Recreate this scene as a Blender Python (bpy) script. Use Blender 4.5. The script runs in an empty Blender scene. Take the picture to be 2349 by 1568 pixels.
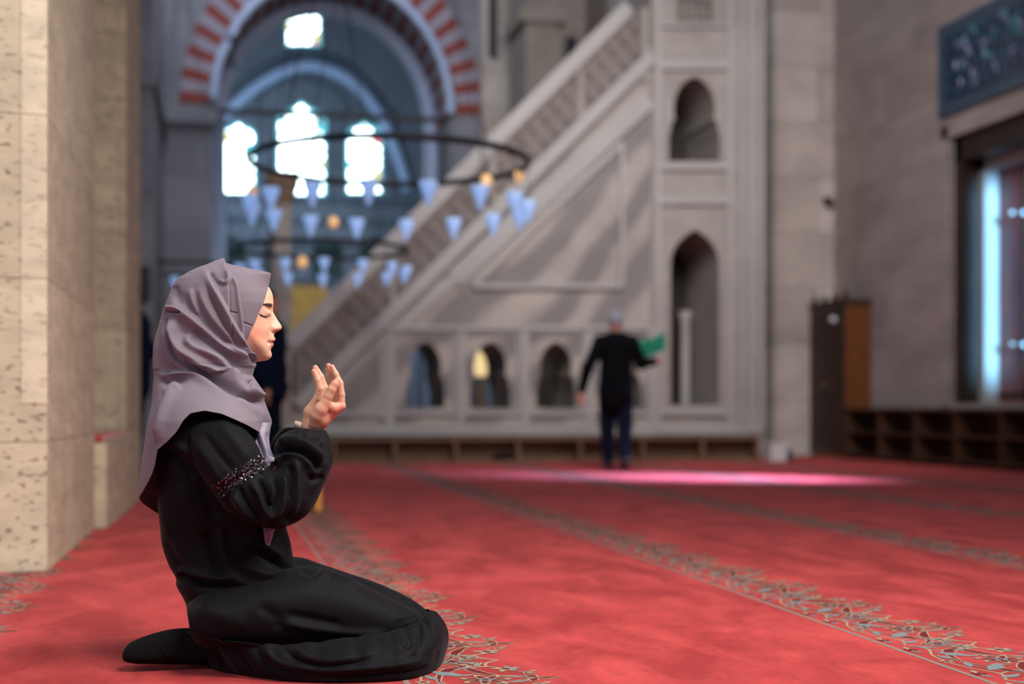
import bpy, math, random
import numpy as np
from mathutils import Vector
from mathutils.bvhtree import BVHTree
import openvdb as vdb

# ------------------------------------------------------------------ camera, world, lights
SC = bpy.context.scene
COL = SC.collection
W_IMG, H_IMG = 2349.0, 1568.0
LENS = 50.0
F = W_IMG * LENS / 36.0                    # focal length in pixels
CH = 0.69                                  # camera height
HZ = 934.0                                 # horizon row
VPX = 490.0                                # where the rows of the carpet vanish
YAW = math.atan((W_IMG / 2 - VPX) / F)
FWD = np.array([math.sin(YAW), math.cos(YAW), 0.0])
RGT = np.array([math.cos(YAW), -math.sin(YAW), 0.0])
CAM = np.array([0.0, 0.0, CH])

cd = bpy.data.cameras.new('camera')
co = bpy.data.objects.new('camera', cd)
COL.objects.link(co)
co.location = CAM
co.rotation_euler = (math.pi / 2, 0, -YAW)
cd.lens = LENS
cd.sensor_width = 36.0
cd.shift_y = (HZ - H_IMG / 2) / W_IMG
cd.clip_end = 200
cd.dof.use_dof = True
cd.dof.focus_distance = 3.80
cd.dof.aperture_fstop = 1.5
SC.camera = co

SC.view_settings.view_transform = 'Standard'
SC.view_settings.look = 'None'
SC.view_settings.exposure = 0.0
SC.view_settings.gamma = 1.0
SC.view_settings.use_curve_mapping = False

wd = bpy.data.worlds.new('world')
SC.world = wd
wd.use_nodes = True
wd.node_tree.nodes['Background'].inputs[0].default_value = (0.58, 0.67, 0.86, 1)
wd.node_tree.nodes['Background'].inputs[1].default_value = 0.30


def area(name, loc, target, size, power, color, spread=180, size_y=None):
    l = bpy.data.lights.new(name, 'AREA')
    l.energy = power
    l.color = color
    l.size = size
    if size_y:
        l.shape = 'RECTANGLE'
        l.size_y = size_y
    l.spread = math.radians(spread)
    o = bpy.data.objects.new(name, l)
    COL.objects.link(o)
    o.location = loc
    d = Vector(target) - Vector(loc)
    o.rotation_euler = d.to_track_quat('-Z', 'Y').to_euler()
    return o


# added lamps lighting the near carpet, pier and woman; no windows are built here
area('added_key_light', (2.4, 0.6, 6.2), (0.0, 4.8, 0.6), 3.0, 225, (1.0, 0.95, 0.86), 110)  # soft overhead lamp added as key; windows behind the camera are only assumed
area('added_front_light', (3.6, 3.4, 3.6), (0.2, 4.3, 0.75), 1.4, 50, (0.98, 0.96, 0.93), 110)  # added lamp for fold contrast, face and pier side; no window stands here
area('added_left_light', (-3.6, 1.0, 4.2), (0.4, 4.4, 0.6), 2.2, 70, (0.95, 0.92, 1.0))  # lamp added on the left for an assumed window; none is built
# lamp added for the daylight streak on the carpet; its right-wall window is assumed
area('assumed_window_light', (8.7, 11.0, 2.2), (5.0, 13.3, 0.0), 0.9, 90, (0.50, 0.50, 1.0), 22, 0.5)
area('jamb_light', (9.20, 13.3, 2.4), (9.23, 16.0, 2.2), 0.10, 13, (0.22, 0.62, 1.0), 14, 2.4)  # added lamp hidden in the window recess, turns the far jamb blue
# added lamps without fixtures, brightening the minbar, the far bay and the arch
area('hall_light', (3.6, 9.0, 7.0), (5.6, 18.5, 3.2), 3.5, 190, (0.98, 0.94, 0.94), 80)
area('bay_light', (0.8, 29.0, 5.5), (1.2, 33.0, 5.0), 4.0, 170, (0.50, 0.74, 1.0))
area('arch_light', (0.6, 20.5, 9.5), (1.6, 24.5, 5.0), 3.0, 150, (0.75, 0.85, 1.0))

# ------------------------------------------------------------------ pixel <-> place helpers


def ray(px, py):
    return FWD + RGT * ((px - W_IMG / 2) / F) + np.array([0, 0, 1.0]) * ((HZ - py) / F)


def PY(px, py, Y):
    r = ray(px, py)
    return CAM + r * (Y / r[1])


def PX(px, py, X):
    r = ray(px, py)
    return CAM + r * (X / r[0])


def PF(px, py):
    r = ray(px, py)
    return CAM + r * (CH / -r[2])


def proj(P):
    d = P - CAM
    z = d @ FWD
    return np.stack([W_IMG / 2 + F * (d @ RGT) / z, HZ - F * d[..., 2] / z], -1)


# ------------------------------------------------------------------ object helpers
def mkmesh(name, verts, faces, mat=None, parent=None, origin=None, smooth=False, mats=None, fm=None):
    me = bpy.data.meshes.new(name)
    v = np.asarray(verts, dtype=float)
    if parent is not None:
        org = np.array(parent['_o']) if '_o' in parent else np.zeros(3)
    elif origin is not None:
        org = np.array(origin, dtype=float)
    else:
        org = np.zeros(3)
    vl = v - org
    if isinstance(faces, np.ndarray):
        faces = faces.tolist()
    me.from_pydata(vl.tolist(), [], faces)
    if mats:
        for m in mats:
            me.materials.append(m)
    elif mat:
        me.materials.append(mat)
    if fm is not None:
        me.polygons.foreach_set('material_index', np.asarray(fm, dtype=np.int32))
    if smooth:
        me.polygons.foreach_set('use_smooth', np.ones(len(me.polygons), dtype=bool))
    me.update()
    o = bpy.data.objects.new(name, me)
    COL.objects.link(o)
    o['_o'] = [float(a) for a in org]
    if parent is not None:
        o.parent = parent
    else:
        o.location = org
    return o


def empty(name, loc, label=None, cat=None, group=None):
    o = bpy.data.objects.new(name, None)
    COL.objects.link(o)
    o.location = loc
    o.empty_display_size = 0.1
    o['_o'] = [float(a) for a in loc]
    tag(o, label, cat, group)
    return o


def tag(o, label=None, cat=None, group=None, kind=None):
    if label:
        o['label'] = label
    if cat:
        o['category'] = cat
    if group:
        o['group'] = group
    if kind:
        o['kind'] = kind
    return o


class MB:
    """collects simple solids into one mesh"""

    def __init__(s):
        s.v = []
        s.f = []
        s.m = []

    def add(s, v, f, m=0):
        n = len(s.v)
        s.v += [tuple(map(float, p)) for p in v]
        s.f += [tuple(int(i) + n for i in q) for q in f]
        s.m += [m] * len(f)
        return s

    def box(s, a, b, m=0):
        x0, y0, z0 = a
        x1, y1, z1 = b
        v = [(x0, y0, z0), (x1, y0, z0), (x1, y1, z0), (x0, y1, z0), (x0, y0, z1), (x1, y0, z1), (x1, y1, z1), (x0, y1, z1)]
        f = [(3, 2, 1, 0), (4, 5, 6, 7), (0, 1, 5, 4), (1, 2, 6, 5), (2, 3, 7, 6), (3, 0, 4, 7)]
        return s.add(v, f, m)

    def tube(s, pts, r, n=10, m=0, closed=False):
        pts = [np.array(p, float) for p in pts]
        k = len(pts)
        rr = r if hasattr(r, '__len__') else [r] * k
        v = []
        for i, p in enumerate(pts):
            a = pts[(i - 1) % k] if (closed or i > 0) else p
            b = pts[(i + 1) % k] if (closed or i < k - 1) else p
            t = b - a
            t = t / (np.linalg.norm(t) + 1e-9)
            up = np.array([0, 0, 1.0]) if abs(t[2]) < 0.9 else np.array([1.0, 0, 0])
            u = np.cross(t, up)
            u /= np.linalg.norm(u)
            w = np.cross(t, u)
            for j in range(n):
                an = 2 * math.pi * j / n
                v.append(p + rr[i] * (u * math.cos(an) + w * math.sin(an)))
        f = []
        for i in range(k if closed else k - 1):
            for j in range(n):
                i2 = (i + 1) % k
                f.append((i * n + j, i * n + (j + 1) % n, i2 * n + (j + 1) % n, i2 * n + j))
        if not closed:
            f.append(tuple(range(n)))
            f.append(tuple((k - 1) * n + j for j in reversed(range(n))))
        return s.add(v, f, m)

    def lathe(s, c, prof, n=16, m=0):
        v = []
        for (r, z) in prof:
            for j in range(n):
                an = 2 * math.pi * j / n
                v.append((c[0] + r * math.cos(an), c[1] + r * math.sin(an), c[2] + z))
        f = []
        for i in range(len(prof) - 1):
            for j in range(n):
                f.append((i * n + j, i * n + (j + 1) % n, (i + 1) * n + (j + 1) % n, (i + 1) * n + j))
        f.append(tuple(reversed(range(n))))
        f.append(tuple((len(prof) - 1) * n + j for j in range(n)))
        return s.add(v, f, m)

    def build(s, name, mat=None, parent=None, origin=None, smooth=False, mats=None):
        return mkmesh(name, s.v, s.f, mat, parent, origin, smooth, mats, s.m if mats else None)


def plate(name, outer, holes, y0, y1, mat, parent=None, origin=None, smooth=False):
    """a plate in the X-Z plane with holes, from depth y0 to y1"""
    cu = bpy.data.curves.new('tmp', 'CURVE')
    cu.dimensions = '2D'
    cu.fill_mode = 'BOTH'
    cu.extrude = abs(y1 - y0) / 2
    for loop in [outer] + list(holes):
        sp = cu.splines.new('POLY')
        sp.points.add(len(loop) - 1)
        for i, p in enumerate(loop):
            sp.points[i].co = (float(p[0]), float(p[1]), 0, 1)
        sp.use_cyclic_u = True
    to = bpy.data.objects.new('tmp', cu)
    COL.objects.link(to)
    dg = bpy.context.evaluated_depsgraph_get()
    dg.update()
    me = bpy.data.meshes.new_from_object(to.evaluated_get(dg))
    v = np.array([tuple(p.co) for p in me.vertices])
    f = [tuple(p.vertices) for p in me.polygons]
    bpy.data.objects.remove(to)
    bpy.data.curves.remove(cu)
    bpy.data.meshes.remove(me)
    vv = np.stack([v[:, 0], (y0 + y1) / 2 + v[:, 2], v[:, 1]], -1)
    return mkmesh(name, vv, f, mat, parent, origin, smooth)


def mpx(pts, Y):
    out = []
    for p in pts:
        q = PY(p[0], p[1], Y)
        out.append((q[0], q[2]))
    return out


# ------------------------------------------------------------------ materials
def srgb(r, g, b):
    def c(u):
        u /= 255.0
        return u / 12.92 if u <= 0.04045 else ((u + 0.055) / 1.055) ** 2.4
    return (c(r), c(g), c(b), 1.0)


def mat(name, color, rough=0.7, metal=0.0, sheen=0.0, spec=0.5, emit=None, estr=0.0, sss=0.0, coat=0.0):
    m = bpy.data.materials.new(name)
    m.use_nodes = True
    b = m.node_tree.nodes['Principled BSDF']
    b.inputs['Base Color'].default_value = color
    b.inputs['Roughness'].default_value = rough
    b.inputs['Metallic'].default_value = metal
    b.inputs['Specular IOR Level'].default_value = spec
    b.inputs['Sheen Weight'].default_value = sheen
    b.inputs['Coat Weight'].default_value = coat
    if sss:
        b.inputs['Subsurface Weight'].default_value = sss
        b.inputs['Subsurface Radius'].default_value = (0.012, 0.005, 0.003)
        b.inputs['Subsurface Scale'].default_value = 0.6
    if emit:
        b.inputs['Emission Color'].default_value = emit
        b.inputs['Emission Strength'].default_value = estr
    return m


def N(m, t, **kw):
    n = m.node_tree.nodes.new(t)
    for k, v in kw.items():
        if k in n.inputs:
            n.inputs[k].default_value = v
        else:
            setattr(n, k, v)
    return n


def L(m, a, b):
    m.node_tree.links.new(a, b)


def bsdf(m):
    return m.node_tree.nodes['Principled BSDF']


def ramp(m, stops):
    n = N(m, 'ShaderNodeValToRGB')
    e = n.color_ramp.elements
    e[0].position, e[0].color = stops[0]
    e[1].position, e[1].color = stops[1]
    for p, c in stops[2:]:
        x = e.new(p)
        x.color = c
    return n


def wallcoords(m, scale=(1, 1, 1)):
    g = N(m, 'ShaderNodeNewGeometry')
    s = N(m, 'ShaderNodeSeparateXYZ')
    L(m, g.outputs['Position'], s.inputs[0])
    a = N(m, 'ShaderNodeMath', operation='ADD')
    L(m, s.outputs[0], a.inputs[0])
    L(m, s.outputs[1], a.inputs[1])
    c = N(m, 'ShaderNodeCombineXYZ')
    L(m, a.outputs[0], c.inputs[0])
    L(m, s.outputs[2], c.inputs[1])
    mp = N(m, 'ShaderNodeMapping')
    mp.inputs['Scale'].default_value = scale
    L(m, c.outputs[0], mp.inputs[0])
    return mp.outputs[0], g.outputs['Position']


def stone(name, c1, c2, joint, bw=1.3, rh=0.69, mortar=0.006, off=(0, 0, 0), pits=0.0, veins=0.0, stretch=(3.0, 3.0, 9.0), rough=0.75):
    m = mat(name, c1, rough)
    uv, pos = wallcoords(m)
    mp = N(m, 'ShaderNodeMapping')
    mp.inputs['Location'].default_value = off
    L(m, uv, mp.inputs[0])
    br = N(m, 'ShaderNodeTexBrick')
    br.inputs['Scale'].default_value = 1.0
    br.inputs['Brick Width'].default_value = bw
    br.inputs['Row Height'].default_value = rh
    br.inputs['Mortar Size'].default_value = mortar
    br.inputs['Mortar Smooth'].default_value = 0.4
    br.inputs['Color1'].default_value = c1
    br.inputs['Color2'].default_value = c2
    br.inputs['Mortar'].default_value = joint
    br.inputs['Bias'].default_value = -0.1
    L(m, mp.outputs[0], br.inputs[0])
    ms = N(m, 'ShaderNodeMapping')
    ms.inputs['Scale'].default_value = stretch
    L(m, pos, ms.inputs[0])
    n1 = N(m, 'ShaderNodeTexNoise')
    n1.inputs['Scale'].default_value = 1.0
    n1.inputs['Detail'].default_value = 8
    n1.inputs['Roughness'].default_value = 0.65
    L(m, ms.outputs[0], n1.inputs[0])
    r1 = ramp(m, [(0.25, (0.62, 0.60, 0.58, 1)), (0.75, (1.25, 1.22, 1.18, 1))])
    L(m, n1.outputs[0], r1.inputs[0])
    mx = N(m, 'ShaderNodeMix', data_type='RGBA', blend_type='MULTIPLY')
    mx.inputs[0].default_value = 0.8
    L(m, br.outputs['Color'], mx.inputs[6])
    L(m, r1.outputs[0], mx.inputs[7])
    col = mx.outputs[2]
    hgt = n1.outputs[0]
    if veins:
        w = N(m, 'ShaderNodeTexWave')
        w.inputs['Scale'].default_value = 0.55
        w.inputs['Distortion'].default_value = 7.0
        w.inputs['Detail'].default_value = 4
        w.inputs['Detail Scale'].default_value = 0.8
        mr = N(m, 'ShaderNodeMapping')
        mr.inputs['Rotation'].default_value = (0.3, -0.9, 0.2)
        L(m, pos, mr.inputs[0])
        L(m, mr.outputs[0], w.inputs[0])
        rv = ramp(m, [(0.25, (0.55, 0.56, 0.60, 1)), (0.8, (1.1, 1.08, 1.05, 1))])
        L(m, w.outputs[0], rv.inputs[0])
        m2 = N(m, 'ShaderNodeMix', data_type='RGBA', blend_type='MULTIPLY')
        m2.inputs[0].default_value = veins
        L(m, col, m2.inputs[6])
        L(m, rv.outputs[0], m2.inputs[7])
        col = m2.outputs[2]
    bump = N(m, 'ShaderNodeBump')
    bump.inputs['Strength'].default_value = 0.35
    bump.inputs['Distance'].default_value = 0.01
    if pits:
        mpz = N(m, 'ShaderNodeMapping')
        mpz.inputs['Scale'].default_value = (22, 22, 55)
        L(m, pos, mpz.inputs[0])
        n2 = N(m, 'ShaderNodeTexNoise')
        n2.inputs['Scale'].default_value = 1.0
        n2.inputs['Detail'].default_value = 3
        L(m, mpz.outputs[0], n2.inputs[0])
        r2 = ramp(m, [(0.34, (0.35, 0.27, 0.2, 1)), (0.41, (1, 1, 1, 1))])
        L(m, n2.outputs[0], r2.inputs[0])
        m3 = N(m, 'ShaderNodeMix', data_type='RGBA', blend_type='MULTIPLY')
        m3.inputs[0].default_value = pits
        L(m, col, m3.inputs[6])
        L(m, r2.outputs[0], m3.inputs[7])
        col = m3.outputs[2]
        L(m, r2.outputs[0], bump.inputs['Height'])
    else:
        L(m, hgt, bump.inputs['Height'])
    L(m, bump.outputs[0], bsdf(m).inputs['Normal'])
    L(m, col, bsdf(m).inputs['Base Color'])
    return m


def noisy(name, c1, c2, scale=4, rough=0.7, bump=0.2, dist=0.005, stretch=(1, 1, 1), detail=4, **kw):
    m = mat(name, c1, rough, **kw)
    g = N(m, 'ShaderNodeNewGeometry')
    mp = N(m, 'ShaderNodeMapping')
    mp.inputs['Scale'].default_value = stretch
    L(m, g.outputs['Position'], mp.inputs[0])
    n = N(m, 'ShaderNodeTexNoise')
    n.inputs['Scale'].default_value = scale
    n.inputs['Detail'].default_value = detail
    L(m, mp.outputs[0], n.inputs[0])
    r = ramp(m, [(0.3, c1), (0.7, c2)])
    L(m, n.outputs[0], r.inputs[0])
    L(m, r.outputs[0], bsdf(m).inputs['Base Color'])
    if bump:
        b = N(m, 'ShaderNodeBump')
        b.inputs['Strength'].default_value = bump
        b.inputs['Distance'].default_value = dist
        L(m, n.outputs[0], b.inputs['Height'])
        L(m, b.outputs[0], bsdf(m).inputs['Normal'])
    return m


M = {}
M['near_stone'] = stone('near_stone', srgb(202, 190, 166), srgb(190, 177, 154), srgb(150, 132, 108), bw=5.0, mortar=0.004, off=(0.35, 0.145, 0), pits=0.8)
M['wall_stone'] = stone('wall_stone', srgb(162, 152, 148), srgb(150, 138, 135), srgb(134, 124, 120), bw=1.6, rh=0.75, mortar=0.008, stretch=(0.8, 0.8, 2.5))
M['pier_stone'] = stone('pier_stone', srgb(196, 186, 180), srgb(168, 156, 148), srgb(138, 128, 118), bw=1.5, rh=0.8, mortar=0.01, stretch=(1, 1, 2.0))
M['back_stone'] = stone('back_stone', srgb(136, 136, 144), srgb(122, 122, 132), srgb(112, 112, 122), bw=2.0, rh=0.9, mortar=0.01, stretch=(0.7, 0.7, 1.2))
M['marble'] = stone('marble', srgb(156, 150, 145), srgb(150, 144, 139), srgb(140, 140, 136), bw=3.2, rh=1.9, mortar=0.002, veins=0.0, stretch=(1.0, 1.0, 1.6))
M['marble_veined'] = stone('marble_veined', srgb(160, 154, 149), srgb(160, 154, 149), srgb(160, 154, 149), bw=9, rh=9, mortar=0.0, veins=0.9, stretch=(0.7, 0.7, 0.9))
M['marble_light'] = noisy('marble_light', srgb(154, 150, 148), srgb(166, 162, 159), 1.2, 0.5, 0.05)
M['marble_dark'] = noisy('marble_dark', srgb(132, 118, 108), srgb(152, 140, 130), 2.0, 0.6, 0.1)
M['blue_lit_mould'] = noisy('blue_lit_mould', srgb(186, 200, 228), srgb(170, 186, 216), 3, 0.6, 0.05)  # window light on the mouldings is put into this bright pale blue
M['far_wall'] = noisy('far_wall', srgb(104, 108, 116), srgb(118, 122, 130), 1.0, 0.8, 0.05)
M['far_dark'] = noisy('far_dark', srgb(74, 84, 92), srgb(92, 100, 110), 2.0, 0.8, 0.05)
M['vred'] = noisy('voussoir_red', srgb(146, 66, 54), srgb(126, 54, 46), 2.5, 0.8, 0.1)
M['vwhite'] = noisy('voussoir_white', srgb(158, 152, 164), srgb(146, 140, 154), 2.5, 0.8, 0.1)
M['iron'] = mat('iron', srgb(44, 42, 46), 0.5, 0.5)
M['wood'] = noisy('shelf_wood', srgb(128, 96, 72), srgb(100, 74, 55), 6, 0.6, 0.1, stretch=(1, 1, 6))
M['wood_dark'] = noisy('dark_wood', srgb(78, 50, 32), srgb(58, 36, 22), 6, 0.5, 0.1, stretch=(4, 4, 1))
M['wood_cab'] = noisy('cabinet_wood', srgb(112, 62, 20), srgb(92, 48, 14), 5, 0.45, 0.1, stretch=(5, 5, 0.8))
M['wood_cabfront'] = noisy('cabinet_front_wood', srgb(62, 42, 32), srgb(46, 30, 24), 5, 0.5, 0.1, stretch=(5, 5, 0.8))
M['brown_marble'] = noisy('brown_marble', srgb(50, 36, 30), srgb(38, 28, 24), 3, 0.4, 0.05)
M['white'] = mat('white_plastic', srgb(205, 205, 205), 0.5)
M['bluegrey'] = mat('blue_grey', srgb(70, 76, 100), 0.6)
M['gold'] = noisy('gold_carving', srgb(206, 170, 84), srgb(150, 118, 48), 9, 0.45, 0.6, 0.02, metal=0.2)
M['black'] = mat('black_plastic', srgb(24, 24, 26), 0.5)
M['lampglass'] = mat('lamp_glass', srgb(186, 206, 232), 0.15, 0.0, spec=1.0, emit=srgb(150, 190, 240), estr=0.30)  # glow imitates window daylight caught by the glass cups
bsdf(M['lampglass']).inputs['Transmission Weight'].default_value = 0.25
M['amber'] = mat('amber_bulb', srgb(250, 205, 150), 0.4, emit=srgb(255, 190, 120), estr=0.5)
M['bulb'] = mat('bulb_daylight_glow', srgb(220, 235, 255), 0.3, emit=srgb(120, 185, 255), estr=3.0)  # glow put in for the daylight seen in the cups
M['red_cloth'] = mat('red_cloth', srgb(178, 48, 44), 0.9, sheen=0.3)
M['green'] = mat('green_cloth', srgb(0, 120, 92), 0.7)
M['coat_black'] = noisy('black_coat', srgb(8, 8, 11), srgb(13, 13, 17), 20, 0.85, 0.1, spec=0.05)
M['coat_navy'] = noisy('navy_coat', srgb(14, 24, 44), srgb(20, 32, 54), 20, 0.85, 0.1, spec=0.05)
M['jeans'] = noisy('jeans', srgb(15, 20, 36), srgb(22, 28, 46), 20, 0.85, 0.1, spec=0.05)
M['cap'] = mat('knit_cap', srgb(128, 128, 142), 0.9, sheen=0.3)
M['skin_far'] = mat('skin_tone', srgb(196, 142, 120), 0.6)
M['hair'] = mat('dark_hair', srgb(38, 30, 28), 0.6)
M['shoe'] = mat('shoe_black', srgb(26, 24, 26), 0.5)

# carpet
m = mat('carpet_red', srgb(196, 44, 44), 0.95, sheen=0.12)
bsdf(m).inputs['Sheen Tint'].default_value = (1.0, 0.45, 0.42, 1)
g = N(m, 'ShaderNodeNewGeometry')
mp = N(m, 'ShaderNodeMapping')
mp.inputs['Scale'].default_value = (1.0, 0.45, 1.0)
mp.inputs['Rotation'].default_value = (0, 0, 0.2)
L(m, g.outputs['Position'], mp.inputs[0])
n1 = N(m, 'ShaderNodeTexNoise')
n1.inputs['Scale'].default_value = 4.5
n1.inputs['Detail'].default_value = 5
n1.inputs['Distortion'].default_value = 0.6
L(m, mp.outputs[0], n1.inputs[0])
r = ramp(m, [(0.36, srgb(158, 31, 32)), (0.66, srgb(198, 63, 62))])
L(m, n1.outputs[0], r.inputs[0])
L(m, r.outputs[0], bsdf(m).inputs['Base Color'])
mpf = N(m, 'ShaderNodeMapping')
mpf.inputs['Scale'].default_value = (2.2, 1.0, 1.0)
L(m, g.outputs['Position'], mpf.inputs[0])
nf = N(m, 'ShaderNodeTexNoise')
nf.inputs['Scale'].default_value = 14
nf.inputs['Detail'].default_value = 6
nf.inputs['Distortion'].default_value = 1.2
L(m, mpf.outputs[0], nf.inputs[0])
rf = ramp(m, [(0.3, (.86, .86, .86, 1)), (0.7, (1.12, 1.12, 1.12, 1))])
L(m, nf.outputs[0], rf.inputs[0])
mxf = N(m, 'ShaderNodeMix', data_type='RGBA', blend_type='MULTIPLY')
mxf.inputs[0].default_value = 1.0
L(m, r.outputs[0], mxf.inputs[6])
L(m, rf.outputs[0], mxf.inputs[7])
L(m, mxf.outputs[2], bsdf(m).inputs['Base Color'])
n2 = N(m, 'ShaderNodeTexNoise')
n2.inputs['Scale'].default_value = 260
n2.inputs['Detail'].default_value = 3
L(m, g.outputs['Position'], n2.inputs[0])
b1 = N(m, 'ShaderNodeBump')
b1.inputs['Strength'].default_value = 0.5
b1.inputs['Distance'].default_value = 0.004
L(m, n2.outputs[0], b1.inputs['Height'])
b2 = N(m, 'ShaderNodeBump')
b2.inputs['Strength'].default_value = 0.35
b2.inputs['Distance'].default_value = 0.03
L(m, n1.outputs[0], b2.inputs['Height'])
L(m, b1.outputs[0], b2.inputs['Normal'])
L(m, b2.outputs[0], bsdf(m).inputs['Normal'])
M['carpet'] = m
M['pat_beige'] = noisy('carpet_beige', srgb(168, 150, 124), srgb(150, 134, 110), 200, 0.95, 0.3)
M['pat_blue'] = noisy('carpet_blue', srgb(112, 122, 124), srgb(126, 134, 132), 200, 0.95, 0.3)
M['pat_grey'] = noisy('carpet_grey', srgb(142, 124, 116), srgb(130, 112, 106), 200, 0.95, 0.3)
M['pat_dark'] = noisy('carpet_crimson', srgb(112, 6, 18), srgb(100, 4, 14), 200, 0.95, 0.3)

# tile panel
m = mat('iznik_tile', srgb(30, 45, 90), 0.25)
uv, pos = wallcoords(m)
mp = N(m, 'ShaderNodeMapping')
mp.inputs['Scale'].default_value = (2.2, 2.6, 1)
L(m, uv, mp.inputs[0])
w = N(m, 'ShaderNodeTexWave')
w.inputs['Scale'].default_value = 1.3
w.inputs['Distortion'].default_value = 9
w.inputs['Detail'].default_value = 3
w.inputs['Detail Scale'].default_value = 1.6
L(m, mp.outputs[0], w.inputs[0])
r = ramp(m, [(0.45, srgb(10, 22, 58)), (0.62, srgb(14, 28, 64)), (0.75, srgb(80, 88, 122)), (0.9, srgb(58, 98, 110))])
L(m, w.outputs[0], r.inputs[0])
L(m, r.outputs[0], bsdf(m).inputs['Base Color'])
M['tile'] = m
M['tile_border'] = noisy('tile_border', srgb(50, 74, 92), srgb(70, 86, 104), 9, 0.3, 0.0)

# stained glass lit by the sky
m = mat('stained_glass', (0, 0, 0, 1), 0.3)
uv, pos = wallcoords(m)
vo = N(m, 'ShaderNodeTexVoronoi')
vo.inputs['Scale'].default_value = 4.5
vo.inputs['Randomness'].default_value = 0.15
L(m, uv, vo.inputs[0])
r = ramp(m, [(0.0, (0.9, 1.0, 1.0, 1)), (0.5, (0.75, 0.95, 1.0, 1)), (0.8, (0.1, 0.45, 0.6, 1))])
L(m, vo.outputs['Distance'], r.inputs[0])
L(m, r.outputs[0], bsdf(m).inputs['Emission Color'])
bsdf(m).inputs['Emission Strength'].default_value = 9.0
M['sky_glass'] = m
M['sky_red'] = mat('red_glass', (0, 0, 0, 1), 0.3, emit=(0.9, 0.08, 0.1, 1), estr=1.6)
M['sky_yellow'] = mat('yellow_glass', (0, 0, 0, 1), 0.3, emit=(0.9, 0.85, 0.25, 1), estr=1.6)
M['sky_cyan'] = mat('cyan_glass', (0, 0, 0, 1), 0.3, emit=(0.1, 0.6, 0.75, 1), estr=1.4)
M['sky_right'] = mat('daylit_glass', (0, 0, 0, 1), 0.3, emit=(0.45, 0.68, 0.95, 1), estr=0.75)
M['cream_lamp'] = mat('cream_lamp', srgb(240, 220, 170), 0.4, emit=srgb(255, 225, 160), estr=0.9)
M['sock'] = noisy('black_sock', srgb(16, 15, 17), srgb(20, 19, 21), 60, 0.95, 0.2, spec=.15)


# ------------------------------------------------------------------ setting: floor, carpet
mb = MB()
mb.box((-8, -6, -0.25), (13, 36, -0.02))
o = mb.build('floor', M['marble_dark'])
tag(o, kind='structure')

# carpet as a gently waving sheet
nx, ny = 150, 220
xs = np.linspace(-3.0, 8.75, nx)
ys = np.linspace(1.2, 23.5, ny) ** 1.0
gx, gy = np.meshgrid(xs, ys, indexing='ij')
gz = 0.0 * gx
v = np.stack([gx, gy, gz], -1).reshape(-1, 3)
idx = np.arange(nx * ny).reshape(nx, ny)
f = np.stack([idx[:-1, :-1], idx[1:, :-1], idx[1:, 1:], idx[:-1, 1:]], -1).reshape(-1, 4)
cx_ = v[f].mean(axis=1)
free = ~((cx_[:, 0] < -1.0) & (cx_[:, 1] > 6.6)) & (cx_[:, 1] < 19.1) & ~((cx_[:, 0] > 7.8) & (cx_[:, 1] > 18.95))
f = f[free]
carpet = mkmesh('carpet', v, f, M['carpet'], origin=(2.0, 8.0, 0.0), smooth=True)
tag(carpet, 'wide red prayer carpet with parallel floral border stripes covering the hall floor', 'carpet')

# floral border: one repeat, u along the row (Y), v across it (X)
PER = 0.54
shapes = []                                # (kind, pts, widths)


def ribbon(pts, wid, k=10):
    pts = np.array(pts, float)
    n = len(pts)
    t = np.linspace(0, n - 1, (n - 1) * k + 1)
    P = catmull(pts, t)
    Wd = np.interp(t, np.arange(n), wid)
    T = np.gradient(P, axis=0)
    T /= np.linalg.norm(T, axis=1, keepdims=True) + 1e-9
    Nn = np.stack([-T[:, 1], T[:, 0]], -1)
    a = P + Nn * Wd[:, None] / 2
    b = P - Nn * Wd[:, None] / 2
    m_ = len(P)
    V = np.concatenate([a, b])
    Fq = [(i, i + 1, m_ + i + 1, m_ + i) for i in range(m_ - 1)]
    return V, Fq


def catmull(P, t):
    P = np.asarray(P, float)
    n = len(P)
    i = np.clip(np.floor(t).astype(int), 0, n - 2)
    u = (t - i)[:, None]
    g = lambda j: P[np.clip(j, 0, n - 1)]
    p0, p1, p2, p3 = g(i - 1), g(i), g(i + 1), g(i + 2)
    return 0.5 * ((2 * p1) + (-p0 + p2) * u + (2 * p0 - 5 * p1 + 4 * p2 - p3) * u * u + (-p0 + 3 * p1 - 3 * p2 + p3) * u ** 3)


def petalflower(cx, cy, r0, r1, n, rot=0.0, sy=1.0):
    V = [(cx, cy)]
    K = n * 6
    for i in range(K):
        a = rot + 2 * math.pi * i / K
        rr = r0 + (r1 - r0) * (0.5 + 0.5 * math.cos(n * (a - rot))) ** 0.8
        V.append((cx + rr * math.cos(a), cy + sy * rr * math.sin(a)))
    Fq = [(0, 1 + i, 1 + (i + 1) % K) for i in range(K)]
    return np.array(V), Fq


def leaf(cx, cy, ang, ln, wd):
    c, s = math.cos(ang), math.sin(ang)
    pts = [(cx - c * ln / 2, cy - s * ln / 2), (cx - s * wd * .12, cy + c * wd * .12), (cx + c * ln / 2, cy + s * ln / 2)]
    return ribbon(pts, [0.001, wd, 0.001])


rep = []                                   # (verts2d, faces, colour index, layer)


def put(sh, c, lay):
    rep.append((sh[0], sh[1], c, lay + .013 * (len(rep) % 47)))


def scroll(pts, wd, c=2):
    """crimson arabesque with a beige edge"""
    w2 = [a * 1.25 + 0.009 for a in wd]
    put(ribbon(pts, w2), 0, 1)
    put(ribbon(pts, [a * 1.25 for a in wd]), c, 2)


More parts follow.
